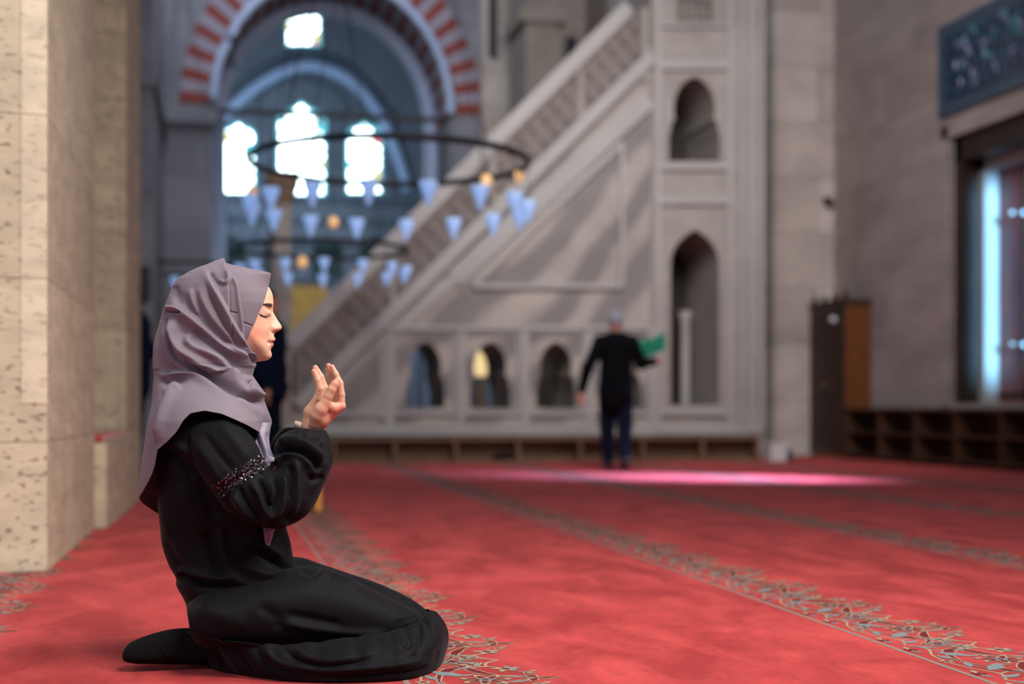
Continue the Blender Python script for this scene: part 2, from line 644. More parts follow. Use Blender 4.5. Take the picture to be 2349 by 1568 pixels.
# line along the straight side
put(ribbon([(0, 0.004), (PER, 0.004)], [0.016, 0.016], 1), 3, 1)
for sx in (0.0, 1.0):
    fl = (lambda p, s=sx: [((PER - a) if s else a, b) for a, b in p])
    scroll(fl([(0.27, 0.345), (0.225, 0.25), (0.15, 0.20), (0.06, 0.17), (0.00, 0.115)]), [0.003, 0.006, 0.022, 0.008, 0.004])
    scroll(fl([(0.02, 0.235), (0.07, 0.215), (0.115, 0.14), (0.19, 0.10), (0.27, 0.085)]), [0.003, 0.008, 0.028, 0.010, 0.004])
    put(ribbon(fl([(0.0, 0.06), (0.08, 0.09), (0.17, 0.055), (0.27, 0.04)]), [0.007, 0.009, 0.007, 0.007]), 0, 1)
    put(ribbon(fl([(0.08, 0.09), (0.11, 0.16), (0.09, 0.24), (0.135, 0.285)]), [0.006, 0.009, 0.009, 0.006]), 0, 1)
    put(ribbon(fl([(0.0, 0.29), (0.04, 0.25), (0.09, 0.24)]), [0.008, 0.010, 0.006]), 0, 1)
    for (cx, cy, r) in ((0.135, 0.285, 0.036), (0.06, 0.205, 0.030), (0.19, 0.325, 0.016)):
        p = fl([(cx, cy)])[0]
        for a4 in (0.2, 1.3, 2.4, 3.6, 5.0):
            put(leaf(p[0] + r * .6 * math.cos(a4), p[1] + r * .6 * math.sin(a4), a4, r * 1.25, r * .62), 1 if a4 < 3 else 0, 3)
        put(leaf(p[0] + .010, p[1] + .020, 0.9, .036, .016), 0, 4)
        put(leaf(p[0] - .016, p[1] + .012, 2.2, .032, .014), 0, 4)
        put(petalflower(p[0], p[1], r * .2, r * .34, 5, 0.0), 2, 5)
    p = fl([(0.17, 0.125)])[0]
    put(leaf(p[0], p[1], 0.7 if not sx else 2.4, 0.12, 0.050), 1, 3)
    for (lx, ly, la, ll, lw) in ((.045, .10, 1.1, .09, .030), (.215, .075, .3, .08, .026), (.235, .285, 1.2, .08, .026), (.10, .175, 2.2, .07, .026), (.02, .20, 1.4, .07, .024), (.20, .165, 1.9, .07, .022)):
        q_ = fl([(lx, ly)])[0]
        put(leaf(q_[0], q_[1], la if not sx else math.pi - la, ll, lw), 3 if ly > .15 else 1, 2.6)
    p = fl([(0.085, 0.035)])[0]
    put(petalflower(p[0], p[1], .010, .022, 5, 0.2), 2, 3)
    put(leaf(p[0] + .03, p[1], 0.2, .045, .018), 0, 3)
    put(leaf(p[0] - .03, p[1] + .004, 2.9, .045, .018), 1, 3)
# trefoil at the tip
for an_, ln_ in ((math.pi / 2, .055), (math.pi / 2 + 2.0, .050), (math.pi / 2 - 2.0, .050)):
    cx_, cy_ = 0.27 + .026 * math.cos(an_), 0.338 + .026 * math.sin(an_)
    put(leaf(cx_, cy_, an_, ln_ + .012, .034), 0, 3)
    put(leaf(cx_, cy_, an_, ln_, .022), 2, 4)
# palmette in the middle
put(petalflower(0.27, 0.205, .030, .070, 7, math.pi / 2, 1.0), 0, 3)
put(petalflower(0.27, 0.205, .022, .054, 7, math.pi / 2, 1.0), 2, 4)
put(petalflower(0.27, 0.205, .014, .028, 5, math.pi / 2, 0.9), 1, 5)
put(petalflower(0.27, 0.205, .006, .012, 5, math.pi / 2), 2, 6)
put(petalflower(0.0, 0.165, .020, .042, 6, 0, 0.9), 1, 3)
put(petalflower(0.0, 0.165, .010, .024, 6, 0, 0.9), 2, 4)
put(petalflower(PER / 2, 0.045, .012, .026, 5, 0, 0.9), 0, 3)
put(petalflower(PER / 2, 0.045, .006, .013, 5, 0, 0.9), 2, 4)

stripe_x = [-0.985, 0.470, 1.905, 3.37, 4.86, 6.33]
for si, X0 in enumerate(stripe_x):
    V, Fc, Fm = [], [], []
    y_lo = 2.6 if si < 4 else 8.0
    nrep = int((17.2 - y_lo) / PER)
    ph = 0.13
    nv = 0
    for k in range(nrep):
        for (sv, sf, c, lay) in rep:
            V.append(np.stack([X0 + sv[:, 1], y_lo + ph + k * PER + sv[:, 0], np.full(len(sv), 0.0004 + lay * 0.00022)], -1))
            Fc += [tuple(int(i) + nv for i in q) for q in sf]
            Fm += [c] * len(sf)
            nv += len(sv)
    o = mkmesh('floral_border', np.concatenate(V), Fc, parent=carpet, mats=[M['pat_beige'], M['pat_blue'], M['pat_dark'], M['pat_grey']], fm=Fm)
    o['label'] = 'floral border stripe woven in beige, grey-blue and crimson'

# ------------------------------------------------------------------ setting: near pier on the left with its niche
mb = MB()
# plan of the right side: front corner, start of niche, end of niche, far corner
C0 = (-0.69, 6.30)
C1 = (-0.665, 8.45)
C2 = (-0.60, 10.30)
C3 = (-0.535, 10.95)
TOP = 9.0
SILL = 0.485


def prism(mb_, plan, z0, z1, m_=0):
    n_ = len(plan)
    v_ = [(p[0], p[1], z0) for p in plan] + [(p[0], p[1], z1) for p in plan]
    f_ = [tuple(reversed(range(n_))), tuple(range(n_, 2 * n_))]
    f_ += [(i, (i + 1) % n_, n_ + (i + 1) % n_, n_ + i) for i in range(n_)]
    mb_.add(v_, f_, m_)


LX = -4.5
prism(mb, [C0, C1, (LX, 8.45), (LX, 5.5)], -0.02, TOP)
prism(mb, [(-0.60, 8.45), (C2[0] + .055, C2[1]), (LX, C2[1]), (LX, 8.45)], -0.02, SILL)
prism(mb, [C2, C3, (LX, C3[1]), (LX, C2[1])], -0.02, TOP)
prism(mb, [(-1.45, 8.45), (-1.45, C2[1]), (LX, C2[1]), (LX, 8.45)], SILL, TOP)
o = mb.build('wall_left', M['near_stone'])
tag(o, kind='structure')
# paler dressed margin on the front arris of the pier
mb = MB()
dxy = np.array([LX - C0[0], 5.5 - C0[1]])
dxy /= np.linalg.norm(dxy)
nxy = np.array([-dxy[1], dxy[0]])
nxy = nxy if nxy[1] < 0 else -nxy
z_ = PY(90, 925, 6.3)[2]
p0_ = np.array(C0)
p1_ = p0_ + dxy * .105
prism(mb, [tuple(p0_), tuple(p0_ + nxy * .004), tuple(p1_ + nxy * .004), tuple(p1_)], z_, TOP)
o = mb.build('trim_11', stone('margin_stone', srgb(220, 208, 184), srgb(208, 195, 172), srgb(170, 150, 126), bw=5.0, mortar=0.004, off=(0.35, 0.145, 0), pits=0.35))
tag(o, kind='structure')
# cushion in the niche
mb = MB()
pl = [(-0.63, 8.50), (-0.585, 10.22), (-1.40, 10.22), (-1.40, 8.50)]
prism(mb, pl, SILL + .002, SILL + .045)
o = mb.build('seat_cushion', M['red_cloth'], origin=(-1.0, 9.3, SILL))
bv = o.modifiers.new('b', 'BEVEL')
bv.width = 0.012
bv.segments = 3
tag(o, 'flat red cushion lying on the stone sill of the niche in the left pillar', 'cushion')

# ------------------------------------------------------------------ back wall with the striped arch
YB = 24.0
TB = 1.6
cA = PY(766, 250, YB)
RA = PY(766 + 269, 250, YB)[0] - cA[0]
RO = PY(766 + 338, 250, YB)[0] - cA[0]
AV = 1.13
wl = PY(315, 900, YB)[0] - 6
wr = PY(1500, 900, YB)[0] + 3
hole = []
hole.append((cA[0] - RA, 0.0))
for i in range(49):
    t = math.pi - math.pi * i / 48
    hole.append((cA[0] + RA * math.cos(t), cA[2] + AV * RA * math.sin(t)))
hole.append((cA[0] + RA, 0.0))
outer = [(wl, -0.02), (cA[0] - RA, -0.02)] + hole + [(cA[0] + RA, -0.02), (wr, -0.02), (wr, 13), (wl, 13)]
o = plate('wall_back', outer, [], YB, YB + TB, M['back_stone'])
tag(o, kind='structure')
# voussoirs
mb = MB()
NV = 45
for i in range(NV):
    t0 = math.pi * i / NV
    t1 = math.pi * (i + 1) / NV
    mi = 0 if i % 2 == 0 else 1
    vv = []
    for yy in (YB - 0.03, YB + TB * 0.98):
        for rr in (RA - 0.02, RO if yy < YB else RA + 0.01):
            for t in (t0, (t0 + t1) / 2, t1):
                vv.append((cA[0] + rr * math.cos(t), yy, cA[2] + AV * rr * math.sin(t)))
    # front ring and soffit
    mb.add(vv, [(0, 1, 4, 3), (1, 2, 5, 4), (0, 6, 7, 1), (1, 7, 8, 2)], mi)
o = mb.build('trim_1', mats=[M['vred'], M['vwhite']])
tag(o, kind='structure')
# light mouldings of the arch, front and back edge
mb = MB()
for yy, rr, th in ((YB - 0.05, RA - 0.01, 0.075), (YB + TB + .02, RA - 0.09, 0.15)):
    pts = [(cA[0] - rr, yy, cA[2] + 0.02)]
    if yy > YB:
        pts = [(cA[0] - rr, yy, 0.0)] + pts
    pts += [(cA[0] + rr * math.cos(math.pi - math.pi * i / 40), yy, cA[2] + AV * rr * math.sin(math.pi * i / 40)) for i in range(41)]
    if yy > YB:
        pts += [(cA[0] + rr, yy, 0.0)]
    mb.tube(pts, th, 10)
o = mb.build('trim_2', M['blue_lit_mould'], smooth=True)
tag(o, kind='structure')
# imposts and the pilaster strip on the left
mb = MB()
a = PY(352, 280, YB - .3)
b = PY(497, 245, YB - .3)
mb.box((a[0], YB - 0.14, a[2] + .05), (b[0], YB + 0.02, b[2]))
a = PY(300, 0, 20.0)
b = PY(352, 0, 20.0)
mb.box((a[0] - 1.5, 20.0, -0.02), (b[0], 23.99, 13))
zz = PY(352, 200, 20.0)[2]
mb.box((a[0] - 1.5, 19.92, zz), (b[0] + 0.06, 23.99, zz + 0.12))
o = mb.build('trim_3', M['back_stone'])
tag(o, kind='structure')
# iron tie rod across the springing
mb = MB()
zt = cA[2] - 0.02
mb.box((cA[0] - RA - .1, YB + .4, zt - .045), (cA[0] + RA + .1, YB + .48, zt + .045))
o = mb.build('tie_beam', M['iron'], origin=(cA[0], YB + .44, zt))
tag(o, 'dark iron tie beam running straight across the springing of the striped arch', 'beam')

# ------------------------------------------------------------------ the bay behind the arch
YF = 33.0
fw = lambda px, py: (PY(px, py, YF)[0], PY(px, py, YF)[2])
wins = [((510, 583), 282, 442, 'window_1'), ((638, 745), 236, 446, 'window_2'), ((797, 874), 281, 442, 'window_3'), ((659, 733), 28, 103, 'window_4')]


def window_loop(x0, x1, yt, yb, roundtop=True):
    pts = [(x0, yb), (x1, yb)]
    w = x1 - x0
    if roundtop:
        ys_ = yt + w * 0.42
        pts.append((x1, ys_))
        for i in range(1, 10):
            t = math.pi * i / 10
            pts.append(((x0 + x1) / 2 + w / 2 * math.cos(t), ys_ - w * 0.30 * math.sin(t) - (w * 0.12 if i == 5 else 0)))
        pts.append((x0, ys_))
    else:
        pts += [(x1, yt), (x0, yt)]
    return pts


holes = []
for (xr, yt, yb, nm) in wins:
    holes.append([fw(*p) for p in window_loop(xr[0], xr[1], yt, yb, nm != 'window_4')])
ol = [(-8, -0.02), (10, -0.02), (10, 15), (-8, 15)]
o = plate('wall_far', ol, holes, YF, YF + 0.5, M['far_wall'])
tag(o, kind='structure')
for (xr, yt, yb, nm), hl in zip(wins, holes):
    hx = np.array(hl)
    x0, x1 = hx[:, 0].min(), hx[:, 0].max()
    z0, z1 = hx[:, 1].min(), hx[:, 1].max()
    mb = MB()
    # rows of bulging glass roundels
    nxp = max(3, int(round((x1 - x0) / 0.21)))
    dx = (x1 - x0) / nxp
    nzp = int((z1 - z0) / dx)
    rnd = random.Random(nm)
    for i in range(nxp):
        for j in range(nzp + 1):
            cx = x0 + dx * (i + .5)
            cz = z0 + dx * (j + .5)
            if nm != 'window_4' and cz > z1 - (x1 - x0) * .35 and abs(cx - (x0 + x1) / 2) > (x1 - x0) * .36:
                continue
            if cz > z1 + .02:
                continue
            edge = i in (0, nxp - 1)
            mi = 0
            q = rnd.random()
            if edge and q < .04:
                mi = 1
            elif edge and q < .10:
                mi = 2
            elif edge and q < .2:
                mi = 3
            K = 14
            vv = [(cx, YF + .19, cz)] + [(cx + dx * .52 * math.cos(2 * math.pi * k / K), YF + .2, cz + dx * .52 * math.sin(2 * math.pi * k / K)) for k in range(K)]
            mb.add(vv, [(0, 1 + (k + 1) % K, 1 + k) for k in range(K)], mi)
    w0 = mb.build(nm, mats=[M['sky_glass'], M['sky_red'], M['sky_yellow'], M['sky_cyan']])
    tag(w0, kind='structure')
    mb = MB()
    mb.tube([(p[0], YF - .01, p[1]) for p in hl], 0.035, 6, closed=True)
    fr = mb.build('glass_border', M['sky_cyan'], parent=w0)
# mouldings on the far wall
mb = MB()
pa = [(497, 300), (520, 262), (560, 222), (610, 186), (660, 162), (705, 152), (750, 160), (800, 185), (845, 228), (880, 280), (905, 340), (925, 400), (935, 440)]
pw = catmull(np.array([[PY(a, b, YF)[0], PY(a, b, YF)[2]] for a, b in pa]), np.linspace(0, len(pa) - 1, 60))
mb.tube([(p[0], YF - .05, p[1]) for p in pw], 0.13, 8)
o = mb.build('trim_4', M['blue_lit_mould'], smooth=True)
tag(o, kind='structure')
mb = MB()
pw2 = [(p[0], YF - .04, p[1] + .27) for p in pw]
mb.tube(pw2, 0.10, 8)
pb = [(590, 250), (600, 215), (640, 190), (690, 178), (740, 190), (790, 225), (800, 260)]
pwb = catmull(np.array([[PY(a, b, YF)[0], PY(a, b, YF)[2]] for a, b in pb]), np.linspace(0, len(pb) - 1, 30))
mb.tube([(p[0], YF - .02, p[1]) for p in pwb], 0.05, 6)
for px in (598, 622, 760, 785, 905):
    q = fw(px, 250)
    q2 = fw(px, 450)
    mb.box((q[0] - .03, YF - .06, q2[1]), (q[0] + .03, YF + .01, q[1]))
for py in (452, 500, 552, 640):
    a = fw(490, py)
    b = fw(1010, py)
    mb.box((a[0], YF - .10, a[1] - .06), (b[0], YF + .01, a[1] + .06))
o = mb.build('trim_5', M['far_dark'], smooth=False)
tag(o, kind='structure')
# dark arcade below the windows
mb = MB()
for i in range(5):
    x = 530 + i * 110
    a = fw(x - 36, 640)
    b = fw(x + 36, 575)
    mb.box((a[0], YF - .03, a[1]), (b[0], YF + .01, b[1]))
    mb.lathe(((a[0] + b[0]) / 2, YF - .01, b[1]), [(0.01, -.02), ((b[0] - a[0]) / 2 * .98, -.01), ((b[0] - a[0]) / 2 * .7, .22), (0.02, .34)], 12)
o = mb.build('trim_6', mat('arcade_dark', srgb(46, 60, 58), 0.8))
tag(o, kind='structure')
# gilded panel seen beyond the gate
mb = MB()
a = fw(655, 775)
b = fw(765, 652)
mb.box((a[0], YF - 6.1, a[1] * .8 + .1), (b[0] - .2, YF - 6.0, b[1] * .8 + .12))
a = PY(662, 775, 27.0)
b = PY(752, 655, 27.0)
mb = MB()
mb.box((a[0] - .1, 27.0, 0.0), (b[0], 27.12, b[2]))
o = mb.build('gilded_screen', M['gold'], origin=(a[0], 27.06, 0.0))
tag(o, 'gilded carved screen standing far off beyond the foot of the marble stair', 'screen')

# ------------------------------------------------------------------ piers right of the arch (upper middle of the photo)
mb = MB()
a = PY(1206, 0, 22.0)
b = PY(1284, 0, 22.0)
mb.box((a[0], 22.0, -0.02), (b[0], 23.2, 8.2))
mb.box((a[0] - .10, 21.9, PY(1206, 50, 22.)[2]), (b[0] + .10, 23.2, PY(1206, 15, 22.)[2]))
o = mb.build('trim_7', M['marble_dark'])
mb = MB()
a = PY(1108, 0, YB - .3)
b = PY(1560, 0, YB - .3)
mb.box((a[0], YB - .3, -0.02), (b[0], YB - .001, 13))
o2 = mb.build('trim_12', M['pier_stone'])
tag(o2, kind='structure')
tag(o, kind='structure')
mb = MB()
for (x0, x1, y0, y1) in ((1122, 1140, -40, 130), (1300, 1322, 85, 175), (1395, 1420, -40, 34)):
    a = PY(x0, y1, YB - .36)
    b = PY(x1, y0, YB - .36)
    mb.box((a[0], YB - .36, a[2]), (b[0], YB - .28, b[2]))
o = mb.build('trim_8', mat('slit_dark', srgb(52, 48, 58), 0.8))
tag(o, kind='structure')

# ------------------------------------------------------------------ qibla wall on the right
XR = 8.8
Yc1 = 19.2
wy_far = 15.9                              # far jamb of the window
wy_near = 12.9
wz1 = PX(2178, 318, XR)[2]
wz0 = 0.74
mb = MB()
mb.box((XR, wy_far, -0.02), (XR + 1.3, Yc1 + 4.5, 11))
mb.box((XR, 4.0, -0.02), (XR + 1.3, wy_near, 11))
mb.box((XR, wy_near, wz1), (XR + 1.3, wy_far, 11))
mb.box((XR, wy_near, -0.02), (XR + 1.3, wy_far, wz0))
o = mb.build('wall_right', M['wall_stone'])
tag(o, kind='structure')
# pier that stands out of the back corner
a = PY(1775, 0, Yc1)
mb = MB()
mb.box((a[0], Yc1, -0.02), (XR + .2, Yc1 + 4.5, 11))
mb.box((a[0] - 1.6, Yc1 + .9, -0.02), (a[0], Yc1 + 4.5, 11))
o = mb.build('wall_pier', M['pier_stone'])
tag(o, kind='structure')
# surround, jambs and glazing of the window
w0 = empty('window_5', (XR, (wy_far + wy_near) / 2, wz0))
w0['kind'] = 'structure'
mb = MB()
jw = 0.16
mb.box((XR + .06, wy_far - jw, wz0), (XR + .30, wy_far, wz1))
mb.box((XR + .06, wy_near, wz0), (XR + .30, wy_near + jw, wz1))
mb.box((XR + .06, wy_near, wz1 - .30), (XR + .30, wy_far, wz1))
mb.build('window_surround', M['brown_marble'], parent=w0)
mb = MB()
pj = PX(2232, 330, XR + .3)
jy = wy_far - jw
mb.box((XR + .30, jy - .12, wz0), (XR + .95, jy, wz1 - .30))
mb.box((XR + .30, wy_near + jw, wz0), (XR + .95, wy_near + jw + .12, wz1 - .30))
mb.box((XR + .30, wy_near + jw, wz1 - .42), (XR + .95, wy_far - jw, wz1 - .30))
mb.build('jamb', M['marble_light'], parent=w0)
mb = MB()
mb.box((XR + .50, wy_near + jw + .1, wz0), (XR + .55, jy - .12, wz1 - .42))
mb.build('shutter', noisy('shutter_wood', srgb(140, 78, 62), srgb(104, 60, 84), 2.2, 0.4, 0.05, stretch=(1, 3, 1)), parent=w0)
mb = MB()
for zz in (0.82, 0.95):
    mb.box((XR + .47, wy_near + jw + .12, wz0 + zz * .1), (XR + .50, jy - .12, wz0 + zz * .1 + .03))
for yy in (jy - .75, jy - 1.5, jy - 2.2):
    mb.box((XR + .465, yy, wz0), (XR + .505, yy + .06, wz1 - .42))
mb.build('shutter_rail', M['brown_marble'], parent=w0)
for (px, py) in ((2322, 488), (2347, 488), (2322, 790), (2347, 790)):
    q = PX(px, py, XR + .44)
    mb = MB()
    mb.lathe((q[0], q[1], q[2] - .03), [(.005, 0), (.022, .012), (.028, .03), (.022, .048), (.005, .06)], 12)
    k_ = mb.build('knob_or_glint', M['white'], parent=w0, smooth=True)  # white bead imitating a glint on the shutter

# stone border round the window and the tile frieze above it
mb = MB()
q0 = PX(2164, 600, XR)
mb.box((XR - .03, wy_far, 0.7), (XR + .02, q0[1], wz1 + .16))
mb.box((XR - .03, wy_near - .2, wz1), (XR + .02, q0[1], wz1 + .16))
o = mb.build('trim_9', M['wall_stone'])
tag(o, kind='structure')
t0_ = PX(2160, 272, XR)
t1_ = PX(2160, 66, XR)
pan = empty('tile_panel', (XR - .03, 14.5, t0_[2]), 'dark blue floral tile frieze above the window in the right wall', 'tile panel')
mb = MB()
mb.box((XR - .05, 11.5, t0_[2]), (XR, t0_[1], t1_[2]))
mb.build('border', M['tile_border'], parent=pan)
mb = MB()
mb.box((XR - .065, 11.7, t0_[2] + .17), (XR - .045, t0_[1] - .22, t1_[2] - .17))
# white and turquoise scrolls on the panel
rnd = random.Random(4)
for i in range(70):
    y = 11.9 + rnd.random() * (t0_[1] - 12.4)
    z = t0_[2] + .25 + rnd.random() * (t1_[2] - t0_[2] - .5)
    an = rnd.random() * 6.28
    pts = [(XR - .066, y + .16 * s_ * math.cos(an + s_ * 2.2), z + .14 * s_ * math.sin(an + s_ * 2.2)) for s_ in np.linspace(0.2, 1, 9)]
    pts = [(p[0], p[1], min(max(p[2], t0_[2] + .19), t1_[2] - .19)) for p in pts]
    mb.tube(pts, [.006, .012, .02, .026, .028, .022, .016, .01, .004], 6, m=1 + i % 2)
mb.build('painted_field', parent=pan, mats=[M['tile'], mat('tile_white', srgb(120, 124, 160), .3), mat('tile_turquoise', srgb(70, 130, 140), .3)])

# ------------------------------------------------------------------ small things along the right wall
cab_y0, cab_x0 = 18.0, 8.38
a = PY(1935, 700, cab_y0)
cab_x0 = a[0]
cab_y1 = 19.12
cab_h = PY(1935, 692, cab_y0)[2]
cab = empty('cabinet', ((cab_x0 + XR) / 2, 18.5, 0), 'tall dark wooden cabinet with carved crest in the corner before the stone wall', 'cabinet')
mb = MB()
mb.box((cab_x0 + .03, cab_y0, .0), (XR - .02, cab_y1, cab_h))
mb.build('body', M['wood_cab'], parent=cab)
mb = MB()
mb.box((cab_x0, cab_y0 - .03, cab_h - .03), (XR - .02, cab_y1 + .03, cab_h + .05))
for i in range(4):
    y = cab_y0 + .05 + i * (cab_y1 - cab_y0 - .1) / 3
    mb.lathe((cab_x0 + .05, y, cab_h + .05), [(.045, 0), (.05, .03), (.03, .06), (.035, .08), (.005, .13)], 8)
mb.build('crest', M['wood_cabfront'], parent=cab)
for k in range(2):
    y0_ = cab_y0 + .02 + k * .55
    y1_ = y0_ + .53
    mb = MB()
    mb.box((cab_x0, y0_, .08), (cab_x0 + .03, y1_, cab_h - .06))
    for (za, zb) in ((.16, .9), (1.0, cab_h - .16)):
        mb.box((cab_x0 - .012, y0_ + .05, za), (cab_x0 + .001, y0_ + .075, zb))
        mb.box((cab_x0 - .012, y1_ - .075, za), (cab_x0 + .001, y1_ - .05, zb))
        mb.box((cab_x0 - .012, y0_ + .05, zb - .025), (cab_x0 + .001, y1_ - .05, zb))
        mb.box((cab_x0 - .012, y0_ + .05, za), (cab_x0 + .001, y1_ - .05, za + .025))
        for j in range(3):
            yy = y0_ + .15 + j * .11
            mb.box((cab_x0 - .008, yy, za + .03), (cab_x0 + .001, yy + .015, zb - .03))
    d = mb.build('door', M['wood_cabfront'], parent=cab)
    mb = MB()
    mb.lathe((cab_x0 - .02, y0_ + (.48 if k == 0 else .05), 1.0), [(.004, 0), (.014, .008), (.014, .022), (.004, .03)], 8)
    mb.build('knob_or_glint', M['gold'], parent=d)
q = PY(1912, 733, cab_y0 - .01)
mb = MB()
qq = PX(1912, 733, cab_x0 - .02)
mb.lathe((qq[0], qq[1], qq[2] - .05), [(.01, 0), (.05, .02), (.06, .05), (.05, .08), (.01, .10)], 10)
o = mb.build('wall_clock', M['white'], origin=qq)
tag(o, 'small round white notice or clock fixed high on the dark cabinet door', 'clock')

# long low bookshelf
sh = empty('bookshelf', (cab_x0 + .2, 15.3, 0), 'long low brown open bookshelf with two rows of cubbies along the right wall', 'shelf')
SH = 0.68
sy0, sy1 = 10.5, 17.96
fx = cab_x0 + .01
mb = MB()
mb.box((fx - .02, sy0, SH - .035), (XR - .045, sy1, SH))
mb.build('top_board', M['wood_dark'], parent=sh)
mb = MB()
mb.box((XR - .07, sy0, .0), (XR - .045, sy1, SH - .04))
mb.build('back_panel', M['wood_dark'], parent=sh)
for zz in (.05, .34):
    mb = MB()
    mb.box((fx, sy0, zz), (XR - .07, sy1, zz + .025))
    mb.build('shelf_board', M['wood_dark'], parent=sh)
yv = sy1 - .03
while yv > sy0:
    mb = MB()
    mb.box((fx - .01, yv, 0), (XR - .07, yv + .035, SH - .035))
    mb.build('upright', M['wood_dark'], parent=sh)
    yv -= 0.97

# bin and small object by the pier
q = PF(1780, 1057)
bn = empty('bin', (q[0], q[1], 0), 'small white square waste bin on the carpet by the stone pier', 'bin')
mb = MB()
w_ = .115
vv = [(q[0] - w_ * .85, q[1] - w_ * .85, .0), (q[0] + w_ * .85, q[1] - w_ * .85, .0), (q[0] + w_ * .85, q[1] + w_ * .85, .0), (q[0] - w_ * .85, q[1] + w_ * .85, .0),
      (q[0] - w_, q[1] - w_, .22), (q[0] + w_, q[1] - w_, .22), (q[0] + w_, q[1] + w_, .22), (q[0] - w_, q[1] + w_, .22)]
vi = [(a_ * 1.0, b_ * 1.0, c_) for a_, b_, c_ in vv]
mb.add(vv, [(3, 2, 1, 0), (0, 1, 5, 4), (1, 2, 6, 5), (2, 3, 7, 6), (3, 0, 4, 7)])
mb.build('body', M['white'], parent=bn)
mb = MB()
mb.box((q[0] - w_ - .01, q[1] - w_ - .01, .21), (q[0] + w_ + .01, q[1] + w_ + .01, .235))
mb.build('rim', M['white'], parent=bn)
q = PF(1811, 1056)
mb = MB()
mb.lathe((q[0], q[1], 0), [(.045, 0), (.05, .02), (.048, .1), (.025, .14), (.022, .17)], 14)
o = mb.build('bottle', M['bluegrey'], origin=(q[0], q[1], 0), smooth=True)
tag(o, 'small blue-grey bottle standing on the floor right of the white bin', 'bottle')

# surveillance camera on the corner of the pier
q = PY(1900, 462, Yc1 - .06)
cc = empty('security_camera', (q[0], Yc1, q[2]), 'small dark surveillance camera fixed to the corner of the stone pier', 'camera')
mb = MB()
mb.tube([(q[0] - .10, Yc1 - .16, q[2] + .02), (q[0] + .02, Yc1 - .12, q[2])], .042, 12)
mb.build('housing', M['black'], parent=cc, smooth=False)
mb = MB()
mb.tube([(q[0] + .0, Yc1 - .12, q[2] - .01), (q[0] + .06, Yc1 - .03, q[2] - .05)], .015, 8)
mb.box((q[0] + .02, Yc1 - .03, q[2] - .10), (q[0] + .10, Yc1, q[2] - .01))
mb.build('bracket', mat('bracket_grey', srgb(120, 108, 100), .6), parent=cc)

# ------------------------------------------------------------------ minbar
YM = 17.75
TM = 1.30
qx = PY(640, 990, YM)
minbar = empty('minbar', (PY(1250, 1000, YM)[0], YM + TM / 2, 0), 'grey marble minbar with long carved stair rail and arched openings', 'pulpit')


def hole_bursa(x0, x1, yt, yb):
    w = x1 - x0
    h = yb - yt
    half = [(0, 1), (0.0, .72), (.04, .62), (.05, .56), (.12, .50), (.10, .42), (.10, .33), (.14, .22), (.22, .12), (.33, .05), (.42, .02)]
    pts = [(x0 + a_ * w, yt + b_ * h) for a_, b_ in half]
    pts += [((x0 + x1) / 2, yt)]
    pts += [(x1 - a_ * w, yt + b_ * h) for a_, b_ in reversed(half)]
    return pts


def hole_point(x0, x1, yt, yb, sp=0.20):
    w = x1 - x0
    h = yb - yt
    half = [(0, 1), (0, sp), (.02, sp * .75), (.08, sp * .52), (.18, sp * .33), (.32, sp * .15), (.42, sp * .05)]
    pts = [(x0 + a_ * w, yt + b_ * h) for a_, b_ in half]
    pts += [((x0 + x1) / 2, yt)]
    pts += [(x1 - a_ * w, yt + b_ * h) for a_, b_ in reversed(half)]
    return pts


arch_boxes = [(932, 1020, 784, 935), (1079, 1170, 784, 935), (1230, 1320, 784, 935), (1383, 1472, 784, 935)]
holes_px = [hole_bursa(*b_) for b_ in arch_boxes]
# stair body: the big plate up to the lower rail line  (line a: (700,945) -> (1490,165))
body_px = [(648, 1062), (1494, 1062), (1494, 104), (676, 909), (648, 925)]
o = plate('stair_body', mpx(body_px, YM), [mpx(h_, YM) for h_ in holes_px], YM, YM + TM, M['marble_veined'], parent=minbar)
# frame ribs standing out of the body
mb = MB()


rib_n = [0]


def rib(p, q_, w_px, out=0.05, Y=YM, mb_=None, depth=0.02):
    rib_n[0] += 1
    out = out + .0011 * (rib_n[0] % 17)
    a_ = np.array(mpx([p], Y)[0])
    b_ = np.array(mpx([q_], Y)[0])
    t = (b_ - a_) / np.linalg.norm(b_ - a_)
    n_ = np.array([-t[1], t[0]])
    hw = w_px / F * Y * 0.5
    c_ = [a_ + n_ * hw, b_ + n_ * hw, b_ - n_ * hw, a_ - n_ * hw]
    vv_ = [(c[0], Y - out, c[1]) for c in c_] + [(c[0], Y + depth, c[1]) for c in c_]
    (mb_ or mb).add(vv_, [(0, 1, 2, 3), (7, 6, 5, 4), (0, 4, 5, 1), (1, 5, 6, 2), (2, 6, 7, 3), (3, 7, 4, 0)])


rib((682, 930), (1492, 132), 30, .09)     # lower rail under the lattice
rib((1040, 640), (1486, 228), 44, .05)     # broad light stringer
rib((905, 765), (1040, 640), 22, .04)
for x_ in (893, 1056, 1202, 1350, 1494):
    rib((x_, 752), (x_, 990), 20, .045)
rib((885, 752), (1500, 752), 12, .06)
rib((655, 985), (1750, 985), 26, .05)
rib((760, 948), (1494, 948), 10, .03)
rib((700, 960), (885, 775), 14, .04)
rib((876, 790), (876, 960), 12, .03)
rib((1085, 657), (1425, 657), 12, .045)    # recessed triangle
rib((1425, 657), (1425, 330), 10, .045)
rib((1085, 657), (1425, 330), 12, .045)
for b_ in arch_boxes:
    rib((b_[0] - 28, 765), (b_[0] - 28, 942), 6, .03)
    rib((b_[1] + 18, 765), (b_[1] + 18, 942), 6, .03)
    rib((b_[0] - 28, 765), (b_[1] + 18, 765), 6, .03)
mb.build('moulding', M['marble_light'], parent=minbar)

